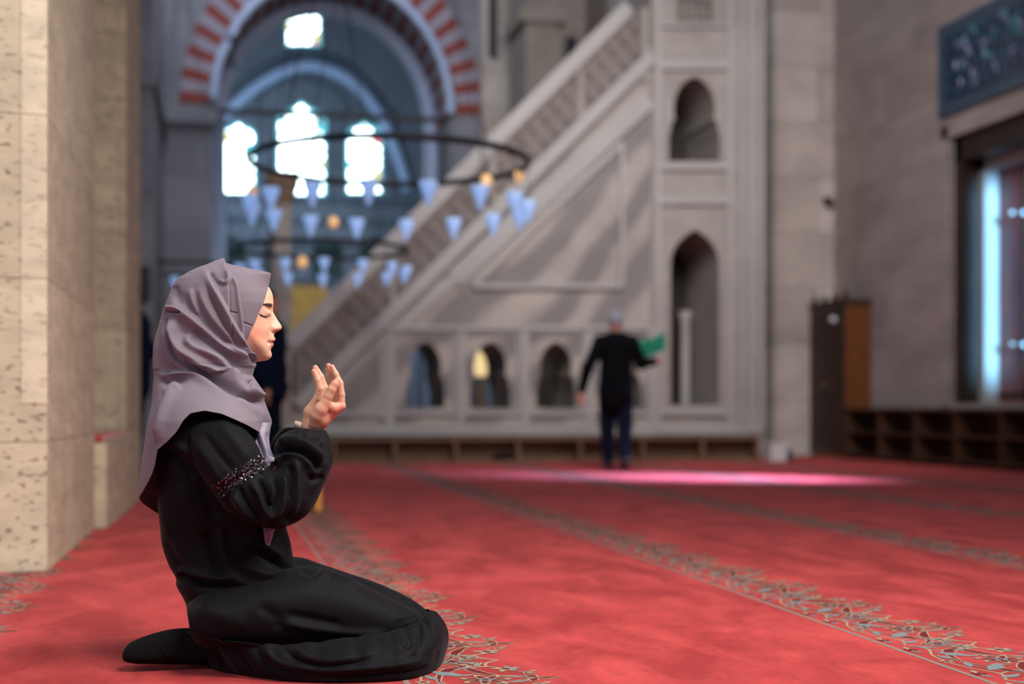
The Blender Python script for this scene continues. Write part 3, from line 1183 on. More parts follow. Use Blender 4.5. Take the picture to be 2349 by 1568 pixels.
# carved balustrade with pierced star lattice
LU = lambda x: 803 + (x - 678) * (51 - 803) / (1437 - 678.0)      # upper edge of the lattice
LL = lambda x: 903 + (x - 682) * (125 - 903) / (1475 - 682.0)     # lower edge
lat_px = [(676, LL(676)), (676, LU(676)), (1482, LU(1482)), (1482, LL(1482))]
hl = []
stp = 26.0
x_ = 690.0
row_n = 4
while x_ < 1466:
    for r_ in range(row_n):
        xx = x_ + (13 if r_ % 2 else 0)
        fr_ = (r_ + .5) / row_n
        yy = LU(xx) + (LL(xx) - LU(xx)) * fr_
        R0 = 6.5 if r_ % 2 else 4.5
        hl.append([(xx + R0 * (1.0 if k % 2 else .62) * math.cos(math.pi * k / 6 + .5), yy + R0 * (1.0 if k % 2 else .62) * math.sin(math.pi * k / 6 + .5)) for k in range(12)])
    x_ += stp
rib_dummy = None
lattice_mat = noisy('lattice_marble', srgb(112, 102, 98), srgb(126, 116, 110), 3, .7, .1)
o = plate('lattice_panel', mpx(lat_px, YM), [mpx(h_, YM) for h_ in hl], YM + .0, YM + .12, lattice_mat, parent=minbar)
plate('lattice_panel', mpx(lat_px, YM), [], YM + TM - .12, YM + TM, lattice_mat, parent=minbar)
mb = MB()
rib((664, 790), (1440, 18), 34, .07, depth=.16)
mb.build('handrail', M['marble_light'], parent=minbar)
mb = MB()
rib((664, 815), (1440, 43), 10, .03)
for x_ in (900, 1130, 1330):
    rib((x_, LU(x_) - 10), (x_, LL(x_) + 8), 14, .03)
rib((1478, 20), (1478, 190), 16, .05)
mb.build('rail_post', M['marble'], parent=minbar)

# gate at the foot of the stairs
g0 = PY(628, 1000, YM)
g1 = PY(668, 1000, YM)
mb = MB()
gz1 = PY(628, 470, YM)[2]
mb.box((g0[0], YM - .06, 0.0), (g1[0], YM + .18, gz1))
mb.box((g0[0], YM + TM - .18, 0.0), (g1[0], YM + TM + .06, gz1))
mb.build('gate_post', M['marble'], parent=minbar)
mb = MB()
z0 = gz1
for (ea, za, zb) in ((.01, 0, .10), (.05, .10, .24), (.09, .24, .40)):
    mb.box((g0[0] - ea, YM - .06 - ea, z0 + za), (g1[0] + ea, YM + TM + .06 + ea, z0 + zb))
mb.build('gate_crown', noisy('crown_brown', srgb(132, 104, 78), srgb(110, 84, 62), 6, .6, .2), parent=minbar)

# pulpit tower
tw = [(1494, 1062), (1494, -60), (1752, -60), (1752, 1062)]
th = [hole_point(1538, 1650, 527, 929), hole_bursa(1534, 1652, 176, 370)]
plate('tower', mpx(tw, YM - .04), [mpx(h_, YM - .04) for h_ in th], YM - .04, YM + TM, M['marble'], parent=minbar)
plate('tower_shade_plate', mpx(tw, YM + TM), [], YM + TM, YM + TM + .06, M['brown_marble'], parent=minbar)  # dark plate added to give the openings a shaded inside
mb = MB()
YT = YM - .04
for x_, w_ in ((1508, 14), (1672, 14), (1700, 10), (1722, 16), (1745, 12)):
    rib((x_, -60), (x_, 990), w_, .05, YT)
for y_, w_ in ((150, 22), (382, 18), (462, 16), (945, 16), (985, 22), (60, 8)):
    rib((1500, y_), (1680, y_), w_, .05, YT)
rib((1522, 190), (1522, 370), 6, .03, YT)
rib((1662, 190), (1662, 370), 6, .03, YT)
mb.build('moulding', M['marble_light'], parent=minbar)
mb = MB()
gp = [(1553, 62), (1632, 62), (1632, -60), (1553, -60)]
gh = []
for i in range(6):
    for j in range(8):
        xx, yy = 1560 + i * 13, 54 - j * 13
        gh.append([(xx + 4.4 * math.cos(k * math.pi / 3), yy + 4.4 * math.sin(k * math.pi / 3)) for k in range(6)])
plate('grille', mpx(gp, YT), [mpx(h_, YT) for h_ in gh], YT - .05, YT - .005, lattice_mat, parent=minbar)
# shadow-side core behind the tower openings (the stair passage), a pair of inner colonnettes
mb = MB()
mb.lathe((PY(1572, 900, YM + .9)[0], YM + .9, CH + .0), [(.075, 0), (.07, .1), (.065, 1.1), (.07, 1.2), (.1, 1.32)], 14)
mb.build('colonnette', M['marble_light'], parent=minbar, smooth=True)

# things seen through the arcade: a lit brass lamp stand and marble column
q = PY(1101, 850, 21.0)
ls = empty('lantern', (q[0], 21.0, 0), 'cream shaded standing lamp seen through the second arch of the minbar', 'lamp')
mb = MB()
mb.lathe((q[0], 21.0, 0.0), [(.16, 0), (.16, .04), (.03, .07), (.025, PY(1101, 880, 21.0)[2])], 14)
mb.build('stand', M['gold'], parent=ls, smooth=True)
mb = MB()
mb.lathe((q[0], 21.0, PY(1101, 862, 21.0)[2]), [(.14, 0), (.15, .05), (.14, .55), (.08, .62), (.05, .64)], 16)
mb.build('lamp_shade', M['cream_lamp'], parent=ls, smooth=True)
mb = MB()
for (px, w_) in ((985, 24), (1130, 22), (950, 14)):
    a = PY(px - w_ / 2, 900, 22.6)
    b = PY(px + w_ / 2, 900, 22.6)
    mb.lathe(((a[0] + b[0]) / 2, 22.6, 0), [((b[0] - a[0]) / 2 * 1.3, 0), ((b[0] - a[0]) / 2, .12), ((b[0] - a[0]) / 2, 3.0)], 14)
o = mb.build('trim_10', M['blue_lit_mould'], smooth=True)
tag(o, kind='structure')

# ------------------------------------------------------------------ shoe shelf in front of the minbar
YS = 17.35
ss = empty('shoe_shelf', (PY(1250, 1030, YS)[0], YS + .17, 0), 'low brown wooden shoe shelf running along the foot of the minbar', 'shelf')
z1_ = PY(1250, 1003, YS)[2]
xa = PY(640, 1000, YS)[0]
xb = PY(1745, 1000, YS)[0]
mb = MB()
mb.box((xa, YS - .02, z1_ - .035), (xb, YS + .28, z1_))
mb.build('top_board', M['wood'], parent=ss)
mb = MB()
mb.box((xa, YS + .255, .0), (xb, YS + .275, z1_ - .035))
mb.build('back_panel', M['wood'], parent=ss)
mb = MB()
mb.box((xa, YS, .0), (xb, YS + .255, .028))
mb.build('bottom_board', M['wood'], parent=ss)
for px in (642, 766, 906, 1046, 1189, 1332, 1475, 1612, 1738):
    x_ = PY(px, 1000, YS)[0]
    mb = MB()
    mb.box((x_ - .02, YS - .01, .028), (x_ + .02, YS + .255, z1_ - .035))
    mb.build('upright', M['wood'], parent=ss)


def shoe(name, x, y, z, rz, label, group):
    mb_ = MB()
    secs = [(-.13, .028, .055), (-.10, .038, .085), (-.04, .040, .075), (.03, .044, .06), (.09, .045, .045), (.13, .03, .025)]
    n_ = 12
    v_ = []
    for (u, w2, h2) in secs:
        for k in range(n_):
            t = 2 * math.pi * k / n_
            v_.append((u, w2 * math.cos(t), max(0.0, h2 * .5 + h2 * .55 * math.sin(t))))
    f_ = [(i * n_ + k, i * n_ + (k + 1) % n_, (i + 1) * n_ + (k + 1) % n_, (i + 1) * n_ + k) for i in range(len(secs) - 1) for k in range(n_)]
    f_ += [tuple(range(n_)), tuple((len(secs) - 1) * n_ + k for k in reversed(range(n_)))]
    mb_.add(v_, f_)
    r_ = mkmesh(name, mb_.v, mb_.f, M['shoe'], smooth=True)
    r_.location = (x, y, z)
    r_.rotation_euler = (0, 0, rz)
    tag(r_, label, 'shoe', group)
    return r_


a = PY(1142, 1040, YS + .12)
b = PY(1166, 1040, YS + .12)
shoe('shoe', a[0], YS + .12, .029, 1.9, 'black shoe lying in the third cubby of the low shoe shelf, left of its pair', 'black shoes in the low shelf')
shoe('shoe', b[0], YS + .12, .029, 1.3, 'black shoe in the third cubby of the low shoe shelf, right of its pair', 'black shoes in the low shelf')

# ------------------------------------------------------------------ chandeliers


def chandelier(cx_px, cy_px, D, R, label, nl, drop, amber, k_=1.0):
    c = PY(cx_px, cy_px, D)
    root = empty('chandelier', (c[0], c[1], c[2]), label, 'chandelier', None)
    mb_ = MB()
    K = 64
    mb_.tube([(c[0] + R * math.cos(2 * math.pi * k / K), c[1] + R * math.sin(2 * math.pi * k / K), c[2]) for k in range(K)], .034 * k_, 8, closed=True)
    mb_.build('ring', M['iron'], parent=root, smooth=True)
    mb_ = MB()
    for k in range(4):
        t = 2 * math.pi * k / 4 + .6
        mb_.tube([(c[0] + R * math.cos(t), c[1] + R * math.sin(t), c[2]), (c[0], c[1], c[2] + 4.5)], .006, 6)
    mb_.tube([(c[0], c[1], c[2] + 4.5), (c[0], c[1], 13.0)], .01, 6)
    mb_.build('suspension_wire', M['iron'], parent=root)
    for k in range(nl):
        t = 2 * math.pi * (k + .35) / nl
        x, y = c[0] + R * math.cos(t), c[1] + R * math.sin(t)
        z = c[2] - drop
        mb_ = MB()
        mb_.lathe((x, y, z), [(a_ * k_, b_ * k_) for a_, b_ in ((.008, 0), (.02, .015), (.036, .07), (.055, .12), (.085, .20), (.085, .23), (.078, .23), (.05, .13), (.03, .08))], 14)
        lg = mb_.build('lamp_glass', M['lampglass'], parent=root, smooth=True)
        mb_ = MB()
        mb_.lathe((x, y, z + .12 * k_), [(.01, 0), (.03 * k_, .02), (.034 * k_, .05), (.015, .09 * k_)], 10)
        mb_.build('bulb', M['bulb'], parent=lg, smooth=True)
        mb_ = MB()
        mb_.tube([(x, y, z + .2 * k_), (x, y, c[2])], .004, 5)
        mb_.build('hanger', M['iron'], parent=lg)
    for (t, dz) in amber:
        x, y = c[0] + R * math.cos(t), c[1] + R * math.sin(t)
        mb_ = MB()
        mb_.lathe((x, y, c[2] + dz), [(.01, 0), (.04, .015), (.055, .06), (.04, .11), (.01, .125)], 12)
        ag = mb_.build('amber_globe', M['amber'], parent=root, smooth=True)
        mb_ = MB()
        mb_.tube([(x, y, c[2] + dz + .1), (x, y, c[2])], .004, 5)
        mb_.build('hanger', M['iron'], parent=ag)
    return root


chandelier(893, 372, 14.0, 1.37, 'large dark iron ring chandelier with glass cups hanging before the marble stair rail', 16, 0.62, [(0.15, -.12), (2.9, -.35), (1.9, -.5), (5.3, -.4)])
chandelier(742, 572, 16.2, .95, 'smaller ring chandelier hung lower, in front of the foot of the marble stair', 14, 0.36, [(4.4, -.3)], .72)
chandelier(420, 616, 22.0, 1.0, 'ring chandelier partly hidden behind the head of the kneeling woman', 10, 0.40, [], .8)

# black loudspeaker at the far left
q = PY(329, 640, 19.5)
sp = empty('loudspeaker', (q[0] - .1, 19.8, q[2]), 'black box loudspeaker fixed high on the far pier, beside the near pillar edge', 'speaker')
mb = MB()
mb.box((q[0] - .3, 19.70, q[2] - .21), (q[0] + .07, 20.0, q[2] + .20))
mb.build('housing', M['black'], parent=sp)
mb = MB()
mb.box((q[0] - .2, 19.69, q[2] - .12), (q[0], 19.70, q[2] + .12))
mb.build('cone', M['iron'], parent=sp)

# light wooden stand leg glimpsed behind the sleeve
q = PF(731, 1172)
st = empty('book_stand', (q[0], q[1], 0), 'light yellow wooden stand on the carpet, seen just behind the black sleeve', 'stand')
for (dx, dy) in ((0, 0), (-.28, 0), (0, .25), (-.28, .25)):
    mb = MB()
    mb.box((q[0] - .018 + dx, q[1] - .018 + dy, 0), (q[0] + .018 + dx, q[1] + .018 + dy, .22))
    mb.build('leg', mat('yellow_wood', srgb(226, 160, 60), .6), parent=st)
mb = MB()
mb.box((q[0] - .31, q[1] - .03, .22), (q[0] + .03, q[1] + .29, .245))
mb.build('top_board', mat('yellow_wood_top', srgb(226, 160, 60), .6), parent=st)

# ------------------------------------------------------------------ implicit-surface modelling


class Field:
    def __init__(s, lo, hi, vox):
        s.lo = np.array(lo, float)
        s.vox = vox
        s.n = np.ceil((np.array(hi) - s.lo) / vox).astype(int) + 1
        s.a = np.full(s.n, 0.05, dtype=np.float32)

    def _sub(s, lo, hi):
        i0 = np.clip(np.floor((lo - s.lo) / s.vox).astype(int), 0, s.n - 1)
        i1 = np.clip(np.ceil((hi - s.lo) / s.vox).astype(int) + 1, 1, s.n)
        ax = [s.lo[k] + s.vox * np.arange(i0[k], i1[k], dtype=np.float32) for k in range(3)]
        return tuple(slice(i0[k], i1[k]) for k in range(3)), np.meshgrid(*ax, indexing='ij', sparse=True)

    def _mix(s, sl, d, k):
        b = s.a[sl]
        h = np.clip(k - np.abs(b - d), 0, None) / k
        s.a[sl] = np.minimum(b, d) - h * h * k * 0.25

    def cap(s, p0, p1, r0, r1, k=0.01):
        p0, p1 = np.array(p0, float), np.array(p1, float)
        mr = max(r0, r1) + k + 2 * s.vox + .012
        sl, (X, Y, Z) = s._sub(np.minimum(p0, p1) - mr, np.maximum(p0, p1) + mr)
        d = p1 - p0
        L2 = float(d @ d) + 1e-12
        t = np.clip(((X - p0[0]) * d[0] + (Y - p0[1]) * d[1] + (Z - p0[2]) * d[2]) / L2, 0, 1)
        D = np.sqrt((X - p0[0] - t * d[0]) ** 2 + (Y - p0[1] - t * d[1]) ** 2 + (Z - p0[2] - t * d[2]) ** 2) - (r0 + (r1 - r0) * t)
        s._mix(sl, D.astype(np.float32), k)
        return s

    def chain(s, pts, rs, k=0.01):
        for i in range(len(pts) - 1):
            s.cap(pts[i], pts[i + 1], rs[i], rs[i + 1], k)
        return s

    def ell(s, c, r, k=0.01, ax=None, sub=False):
        c, r = np.array(c, float), np.array(r, float)
        mr = r.max() + k + 2 * s.vox + .012
        sl, (X, Y, Z) = s._sub(c - mr, c + mr)
        x, y, z = X - c[0], Y - c[1], Z - c[2]
        if ax is not None:
            A = np.array(ax, float)
            x, y, z = (x * A[0, 0] + y * A[0, 1] + z * A[0, 2], x * A[1, 0] + y * A[1, 1] + z * A[1, 2], x * A[2, 0] + y * A[2, 1] + z * A[2, 2])
        k0 = np.sqrt((x / r[0]) ** 2 + (y / r[1]) ** 2 + (z / r[2]) ** 2)
        k1 = np.sqrt((x / r[0] ** 2) ** 2 + (y / r[1] ** 2) ** 2 + (z / r[2] ** 2) ** 2) + 1e-9
        D = (k0 * (k0 - 1) / k1).astype(np.float32)
        if sub:
            b = s.a[sl]
            h = np.clip(k - np.abs(-b - D), 0, None) / k
            s.a[sl] = -(np.minimum(-b, D) - h * h * k * .25) if False else np.maximum(b, -D)
        else:
            s._mix(sl, D, k)
        return s

    def mesh(s):
        g_ = vdb.FloatGrid(0.05)
        g_.copyFromArray(s.a)
        pts, quads = g_.convertToQuads(isovalue=0.0)
        return np.asarray(pts, float) * s.vox + s.lo, np.asarray(quads)[:, ::-1]


def smooth_mesh(V, Q, it=3, lam=.5, mask=None):
    n = len(V)
    e = np.concatenate([Q[:, [0, 1]], Q[:, [1, 2]], Q[:, [2, 3]], Q[:, [3, 0]]])
    e = np.concatenate([e, e[:, ::-1]])
    cnt = np.bincount(e[:, 0], minlength=n).astype(float)[:, None] + 1e-9
    V = V.copy()
    for _ in range(it):
        for l_ in (lam, -lam * 1.03):
            a_ = np.stack([np.bincount(e[:, 0], weights=V[e[:, 1], k], minlength=n) for k in range(3)], -1) / cnt
            d = (a_ - V) * l_
            if mask is not None:
                d = d * mask[:, None]
            V = V + d
    return V


# ------------------------------------------------------------------ standing people in the background


def standing(name, base, rz, label, pose):
    """base = place of the feet on the floor; local frame: x right, y ahead, z up; height 1.72"""
    root = empty(name, base, label, 'person')
    root.rotation_euler = (0, 0, rz)
    root['_o'] = [0, 0, 0]
    p = pose
    vox = .011
    B = Field((-.75, -.6, -.02), (.75, .75, 1.8), vox)
    lean = p.get('lean', 0.0)
    hip = np.array([0, 0, .90])
    ch = np.array([0, lean, 1.28])
    nk = np.array([0, lean * 1.2, 1.46])
    hd = np.array([0, lean * 1.4 + .01, 1.60])
    B.chain([hip, ch], [.13, .14], .05)
    B.cap(ch + (-.13, 0, .10), ch + (.13, 0, .10), .065, .065, .05)
    B.cap(nk - (0, 0, .06), hd - (0, 0, .04), .052, .05, .03)
    B.ell(hd + (0, 0, .03), (.077, .095, .115), .02)
    B.ell(hd + (0, .06, -.05), (.045, .04, .045), .02)
    B.cap(hd + (0, .092, .01), hd + (0, .108, -.02), .010, .013, .01)
    for s_ in (-1, 1):
        B.ell(hd + (s_ * .078, -.005, .0), (.010, .02, .03), .005)
    legs = p['legs']
    for (kn, an, tp) in legs:
        s_ = 1 if kn[0] > 0 else -1
        B.chain([hip + (s_ * .09, 0, -.04), kn, an], [.085, .055, .038], .03)
        B.chain([an, tp], [.042, .028], .02)
    for (el, wr_, fd) in p['arms']:
        s_ = 1 if el[0] > 0 else -1
        el, wr_, fd = np.array(el), np.array(wr_), np.array(fd, float)
        fd /= np.linalg.norm(fd)
        B.chain([ch + (s_ * .17, 0, .10), el, wr_], [.05, .038, .028], .02)
        pm = wr_ + fd * .07
        B.cap(wr_, pm, .028, .034, .015)
        sd = np.cross(fd, (0, 1, 0))
        sd = sd / (np.linalg.norm(sd) + 1e-6)
        if np.linalg.norm(np.cross(fd, (0, 1, 0))) < .2:
            sd = np.array([1.0, 0, 0])
        for k, (of, ln) in enumerate(((-.027, .065), (-.009, .078), (.009, .075), (.027, .058))):
            B.cap(pm + sd * of, pm + sd * of + fd * (ln + .02), .0105, .009, .003)
        B.cap(wr_ + fd * .03 - sd * .03, wr_ + fd * .07 - sd * .055, .012, .010, .004)
    V, Q = B.mesh()
    mkmesh('body', V, Q, M['skin_far'], parent=root, smooth=True)
    # coat
    Cc = Field((-.75, -.6, .3), (.75, .75, 1.75), vox)
    hem = p.get('hem', .62)
    Cc.chain([(0, 0, hem + .08), (0, lean * .5, 1.0), ch + (0, 0, .06)], [p.get('hemr', .19), .165, .175], .06)
    Cc.cap(ch + (-.15, 0, .12), ch + (.15, 0, .12), .085, .085, .06)
    Cc.cap(ch + (0, 0, .14), nk - (0, .0, .02), .11, .07, .04)
    for (el, wr_, fd) in p['arms']:
        s_ = 1 if el[0] > 0 else -1
        Cc.chain([ch + (s_ * .18, 0, .11), el, np.array(wr_)], [.075, .062, .048], .04)
    V, Q = Cc.mesh()
    # cloth creases
    cr = np.sin(V[:, 2] * 34 + 6 * np.sin(V[:, 0] * 9)) * .004 + np.sin(V[:, 0] * 40 + V[:, 2] * 8) * .003
    V = V + np.stack([V[:, 0] * 0, np.sign(V[:, 1]) * cr, V[:, 2] * 0], -1)
    mkmesh('coat', V, Q, p['coat'], parent=root, smooth=True)
    T = Field((-.5, -.6, .04), (.5, .75, 1.05), vox)
    for (kn, an, tp) in legs:
        s_ = 1 if kn[0] > 0 else -1
        T.chain([hip + (s_ * .08, 0, .0), kn, np.array(an) + (0, 0, .03)], [.115, .085, .068], .03)
    V, Q = T.mesh()
    mkmesh('trousers', V, Q, p['trousers'], parent=root, smooth=True)
    for (kn, an, tp) in legs:
        S_ = Field(np.minimum(an, tp) - .12, np.maximum(an, tp) + .12, .008)
        S_.chain([np.array(an) - (0, .02, .02), tp], [.052, .042], .02)
        V, Q = S_.mesh()
        V[:, 2] = np.maximum(V[:, 2], 0.004)
        mkmesh('sock', V, Q, M['shoe'], parent=root, smooth=True)
    H_ = Field(hd - .2, hd + .2, .008)
    H_.ell(hd + (0, -.012, .052), (.085, .098, .105), .01)
    V, Q = H_.mesh()
    keep = V[:, 2] > hd[2] + .03 - .08 * (V[:, 1] < hd[1] - .02)
    q_ok = keep[Q].all(axis=1)
    mkmesh(p['headname'], V, Q[q_ok], p['head'], parent=root, smooth=True)
    return root


q = PF(1412, 1079)
farman = standing('person', (q[0], q[1], 0), -.35, 'person in grey cap, black coat and jeans, seen from behind holding green cloth', dict(
    legs=[((-.10, .10, .50), (-.09, .12, .09), (-.09, .26, .035)), ((.10, -.02, .50), (.11, -.26, .14), (.11, -.18, .04))],
    arms=[((-.30, -.06, 1.12), (-.37, .02, .88), (-.05, .1, -1)), ((.28, .10, 1.17), (.40, .32, 1.20), (.5, .8, .15))],
    coat=M['coat_black'], trousers=M['jeans'], head=M['cap'], headname='cap', hem=.70, hemr=.18, lean=.05))
q = PF(612, 1110)
p2 = standing('person', (q[0], q[1], 0), -1.9, 'dark haired person in navy coat standing behind the face of the kneeling woman', dict(
    legs=[((-.09, .02, .50), (-.09, -.02, .09), (-.09, .13, .035)), ((.09, .02, .50), (.09, .02, .09), (.10, .16, .035))],
    arms=[((-.26, -.04, 1.13), (-.27, .08, .88), (0, .1, -1)), ((.26, -.04, 1.13), (.27, .08, .88), (0, .1, -1))],
    coat=M['coat_navy'], trousers=M['jeans'], head=M['hair'], headname='hair', hem=.78, hemr=.19))
q = PY(297, 1040, 12.2)
p3 = standing('person', (q[0], 12.2, 0), 1.2, 'person in dark short sleeves mostly hidden behind the near left pillar', dict(
    legs=[((-.09, .02, .50), (-.09, -.02, .09), (-.09, .13, .035)), ((.09, .02, .50), (.09, .02, .09), (.10, .16, .035))],
    arms=[((-.22, -.04, 1.13), (-.18, .18, 1.08), (0, 1, 0)), ((.24, -.06, 1.15), (.20, .16, 1.02), (-.2, 1, 0))],
    coat=M['coat_navy'], trousers=M['jeans'], head=M['hair'], headname='hair', hem=.78, hemr=.17))

# green cloth in the far man's hand
a = PY(1466, 790, 15.55)
yg = a[1]
gp = [(1464, 775), (1490, 778), (1522, 762), (1526, 800), (1500, 800), (1488, 818), (1470, 822)]
n_ = 18
V = []
us = np.linspace(0, 1, 20)
vs = np.linspace(0, 1, 12)
for u in us:
    for vv in vs:
        px = 1464 + 62 * u
        top = 780 - 20 * max(0, u - .35) * 1.3
        bot = 828 - 28 * u
        py = top + (bot - top) * vv
        V.append(PY(px, py, 15.45 + .03 * math.sin(u * 14 + vv * 5)))
Fq = [(i * 12 + j, (i + 1) * 12 + j, (i + 1) * 12 + j + 1, i * 12 + j + 1) for i in range(19) for j in range(11)]
o = mkmesh('folded_cloth', V, Fq, M['green'], origin=a, smooth=True)
md = o.modifiers.new('s', 'SOLIDIFY')
md.thickness = .012
tag(o, 'folded green cloth held in the right hand of the person in grey cap', 'cloth')

# ------------------------------------------------------------------ the kneeling woman
Y0 = 3.90
S_ = 1.0 / 848.7                            # metres per pixel at her middle plane


def w3(px, py, lat=0.0):
    return PY(px, py, Y0 + lat)


base = w3(640, 1520)
woman = empty('person', (float(base[0]), Y0, 0.0), 'woman kneeling in prayer with raised hands, mauve headscarf and black robe', 'person')


def skin_material():
    m = mat('skin', srgb(226, 172, 148), 0.45, sss=0.12, spec=0.4)
    a_ = N(m, 'ShaderNodeAttribute')
    a_.attribute_name = 'tone'
    L(m, a_.outputs['Color'], bsdf(m).inputs['Base Color'])
    return m


# ---- head: a generalised ellipsoid whose middle outline is the smooth side profile, plus features
HC = np.array([545.0, 735.0])
base_prof = [(622, 735), (624, 716), (626, 702), (626.5, 690), (625, 674), (619, 661), (606, 643), (585, 627), (555, 617), (520, 614), (485, 620), (452, 640), (430, 670),
             (420, 705), (420, 745), (430, 785), (450, 815), (480, 836), (520, 850), (550, 845), (572, 836), (590, 829.5), (602, 828), (611, 827), (617, 822.5), (620, 816),
             (620.5, 808), (620, 800), (620, 790), (620.5, 775), (620.5, 760), (621.3, 747)]
bp = np.array(base_prof, float) - HC
ang = np.arctan2(-bp[:, 1], bp[:, 0])
rad = np.hypot(bp[:, 0], bp[:, 1])
o_ = np.argsort(ang)
ang, rad = ang[o_], rad[o_]
ang3 = np.concatenate([ang - 2 * np.pi, ang, ang + 2 * np.pi])
rad3 = np.concatenate([rad, rad, rad])
nu, nvv = 900, 361
uu = np.linspace(-np.pi, np.pi, nu, endpoint=False)
ru = np.interp(uu, ang3, rad3)
ker = np.hanning(13)
ker /= ker.sum()
ru = np.convolve(np.concatenate([ru[-6:], ru, ru[:6]]), ker, 'valid')
vv_ = np.linspace(-np.pi / 2, np.pi / 2, nvv)
U, Vv = np.meshgrid(uu, vv_, indexing='ij')
R_ = ru[:, None] * np.cos(Vv)
hx = HC[0] + R_ * np.cos(U)
hy = HC[1] - R_ * np.sin(U)
hl_ = 62.0 * np.sin(Vv)                     # lateral, px units, negative = near
# base front x for the middle line
Bp = lambda py: np.interp(py, [661, 674, 690, 702, 716, 735, 747, 760, 775, 790, 800, 808, 816, 822.5, 827], [619, 625, 626.5, 626, 624, 622, 621.3, 620.5, 620.5, 620, 620, 620.5, 620, 617, 611])
Pp = lambda py: np.interp(py, [661, 674, 690, 700, 708, 715, 722, 729.5, 736, 742, 746, 749.5, 753, 756, 758.5, 761, 764, 768, 772, 775.5, 778, 780.5, 783, 785, 787, 789.5, 792, 794.5, 798, 801, 804, 808, 812, 818, 823.6, 827],
                         [619, 625, 627, 626.6, 626.0, 626.2, 629.6, 634.0, 638.4, 642.6, 645.2, 646.6, 646.2, 643.6, 639.6, 634.0, 630.2, 628.8, 628.8, 631.0, 631.9, 631.3, 628.8, 627.0, 627.2, 627.9, 627.6, 626.2, 622.8, 621.2, 620.4, 620.8, 621.7, 621.4, 617.6, 611])
al = np.abs(hl_)
dx0 = Pp(hy) - Bp(hy)
nosew = np.interp(hy, [700, 712, 722, 735, 745, 752, 758, 763, 768], [14, 9.5, 8.5, 9.5, 11, 12.5, 12, 10, 9])
fn = np.exp(-(al / (nosew * 1.02)) ** 1.8)
fm_ = np.clip(1 - (al / 23.0) ** 2, 0, 1) ** 0.8
bl = np.clip((hy - 763) / 6.0, 0, 1)
feat = dx0 * (fn * (1 - bl) + fm_ * bl)
G = lambda cl, cy_, sl, sy: np.exp(-((al - cl) / sl) ** 2 - ((hy - cy_) / sy) ** 2)
feat += 8.5 * G(12.0, 754.5, 4.6, 6.0)      # wing of the nose
feat += -3.6 * G(18.8, 755.5, 3.0, 5.5)        # crease beside it
feat += -6.0 * G(24, 711, 12, 8)           # socket
feat += -2.0 * G(14, 716, 7, 8)
feat += 6.5 * G(29, 718.5, 11.5, 6.8)        # closed lid over the eyeball
feat += -1.8 * G(30, 707.5, 12, 2.4)       # lid crease
feat += -1.6 * G(30, 727.5, 12, 2.2)
feat += 2.4 * G(27, 699, 16, 6)            # brow
feat += 3.0 * G(33, 757, 13, 14)           # cheek
feat += -5.0 * G(22, 786, 5.0, 4.5)        # corner of the mouth
feat += -2.2 * np.exp(-((hy - 785.2) / 1.5) ** 2) * np.clip(1 - (al / 22) ** 2, 0, 1)
feat += 1.2 * G(27, 794, 8, 12)
feat += -1.0 * G(0, 769, 3, 5)
feat += 2.0 * G(0, 814, 12, 9)
wf = np.clip((hx - 575) / 22.0, 0, 1)
hx2 = hx + feat * wf * np.clip(np.cos(Vv) * 3, 0, 1)
jaw = np.exp(-((hy - 812) / 16.0) ** 2) * np.clip((hx2 - 560) / 40, 0, 1)
hl2 = hl_ * (1 - 0.10 * jaw)
ctr = w3(HC[0], HC[1])
ex = (w3(HC[0] + 100, HC[1]) - ctr) / 100.0
ez = (w3(HC[0], HC[1] + 100) - ctr) / 100.0
PX0 = ctr[None, None, :] + (hx2 - HC[0])[..., None] * ex + (hy - HC[1])[..., None] * ez + (hl2 * S_)[..., None] * np.array([0, 1.0, 0])
idx = np.arange(nu * nvv).reshape(nu, nvv)
nx_ = np.roll(idx, -1, axis=0)
Fq = np.stack([idx[:, :-1], idx[:, 1:], nx_[:, 1:], nx_[:, :-1]], -1).reshape(-1, 4)
# poles are single points: keep quads but collapse is harmless for the level set

VOX = 0.0016
lo = np.array([w3(400, 700)[0], Y0 - .24, 0.40])
hi = np.array([w3(805, 700)[0], Y0 + .24, w3(500, 600)[2]])
BF = Field(lo, hi, VOX)
# torso, neck, arms
tk = lambda px, py, lat=0.0: w3(px, py, lat)
BF.chain([tk(520, 1280), tk(500, 1120), tk(495, 1030)], [.11, .10, .09], .04)
BF.cap(tk(492, 990, -.09), tk(492, 990, .09), .05, .05, .04)
BF.cap(tk(492, 960), tk(528, 830), .055, .052, .03)
for sgn, wr_ in ((-1, (716, 1000, -.105)), (1, (694, 1000, .02))):
    BF.chain([tk(500, 1015, .135 * sgn), tk(632, 1152, .165 * sgn), tk(*wr_)], [.036, .030, .024], .02)
# head level set
tr = vdb.createLinearTransform(VOX)
gh_ = vdb.FloatGrid.createLevelSetFromPolygons(np.ascontiguousarray(PX0.reshape(-1, 3) - lo, dtype=np.float32), quads=np.ascontiguousarray(Fq, dtype=np.uint32), transform=tr, halfWidth=5.0)
ha = np.full(BF.n, 0.008, dtype=np.float32)
gh_.copyToArray(ha)
BF._mix(tuple(slice(0, n__) for n__ in BF.n), ha, .006)
del ha
# nostrils
for s__ in (-1, 1):
    BF.ell(w3(632.5, 758.2, s__ * 8.5 * S_), (.0056, .0048, .0026), .001, sub=True)

# ---- hands; every joint is (px, py, lateral metres, radius px)


def hand(field, chains, k=.0035):
    for ch_ in chains:
        field.chain([tk(a_[0], a_[1], a_[2]) for a_ in ch_], [a_[3] * S_ for a_ in ch_], k)


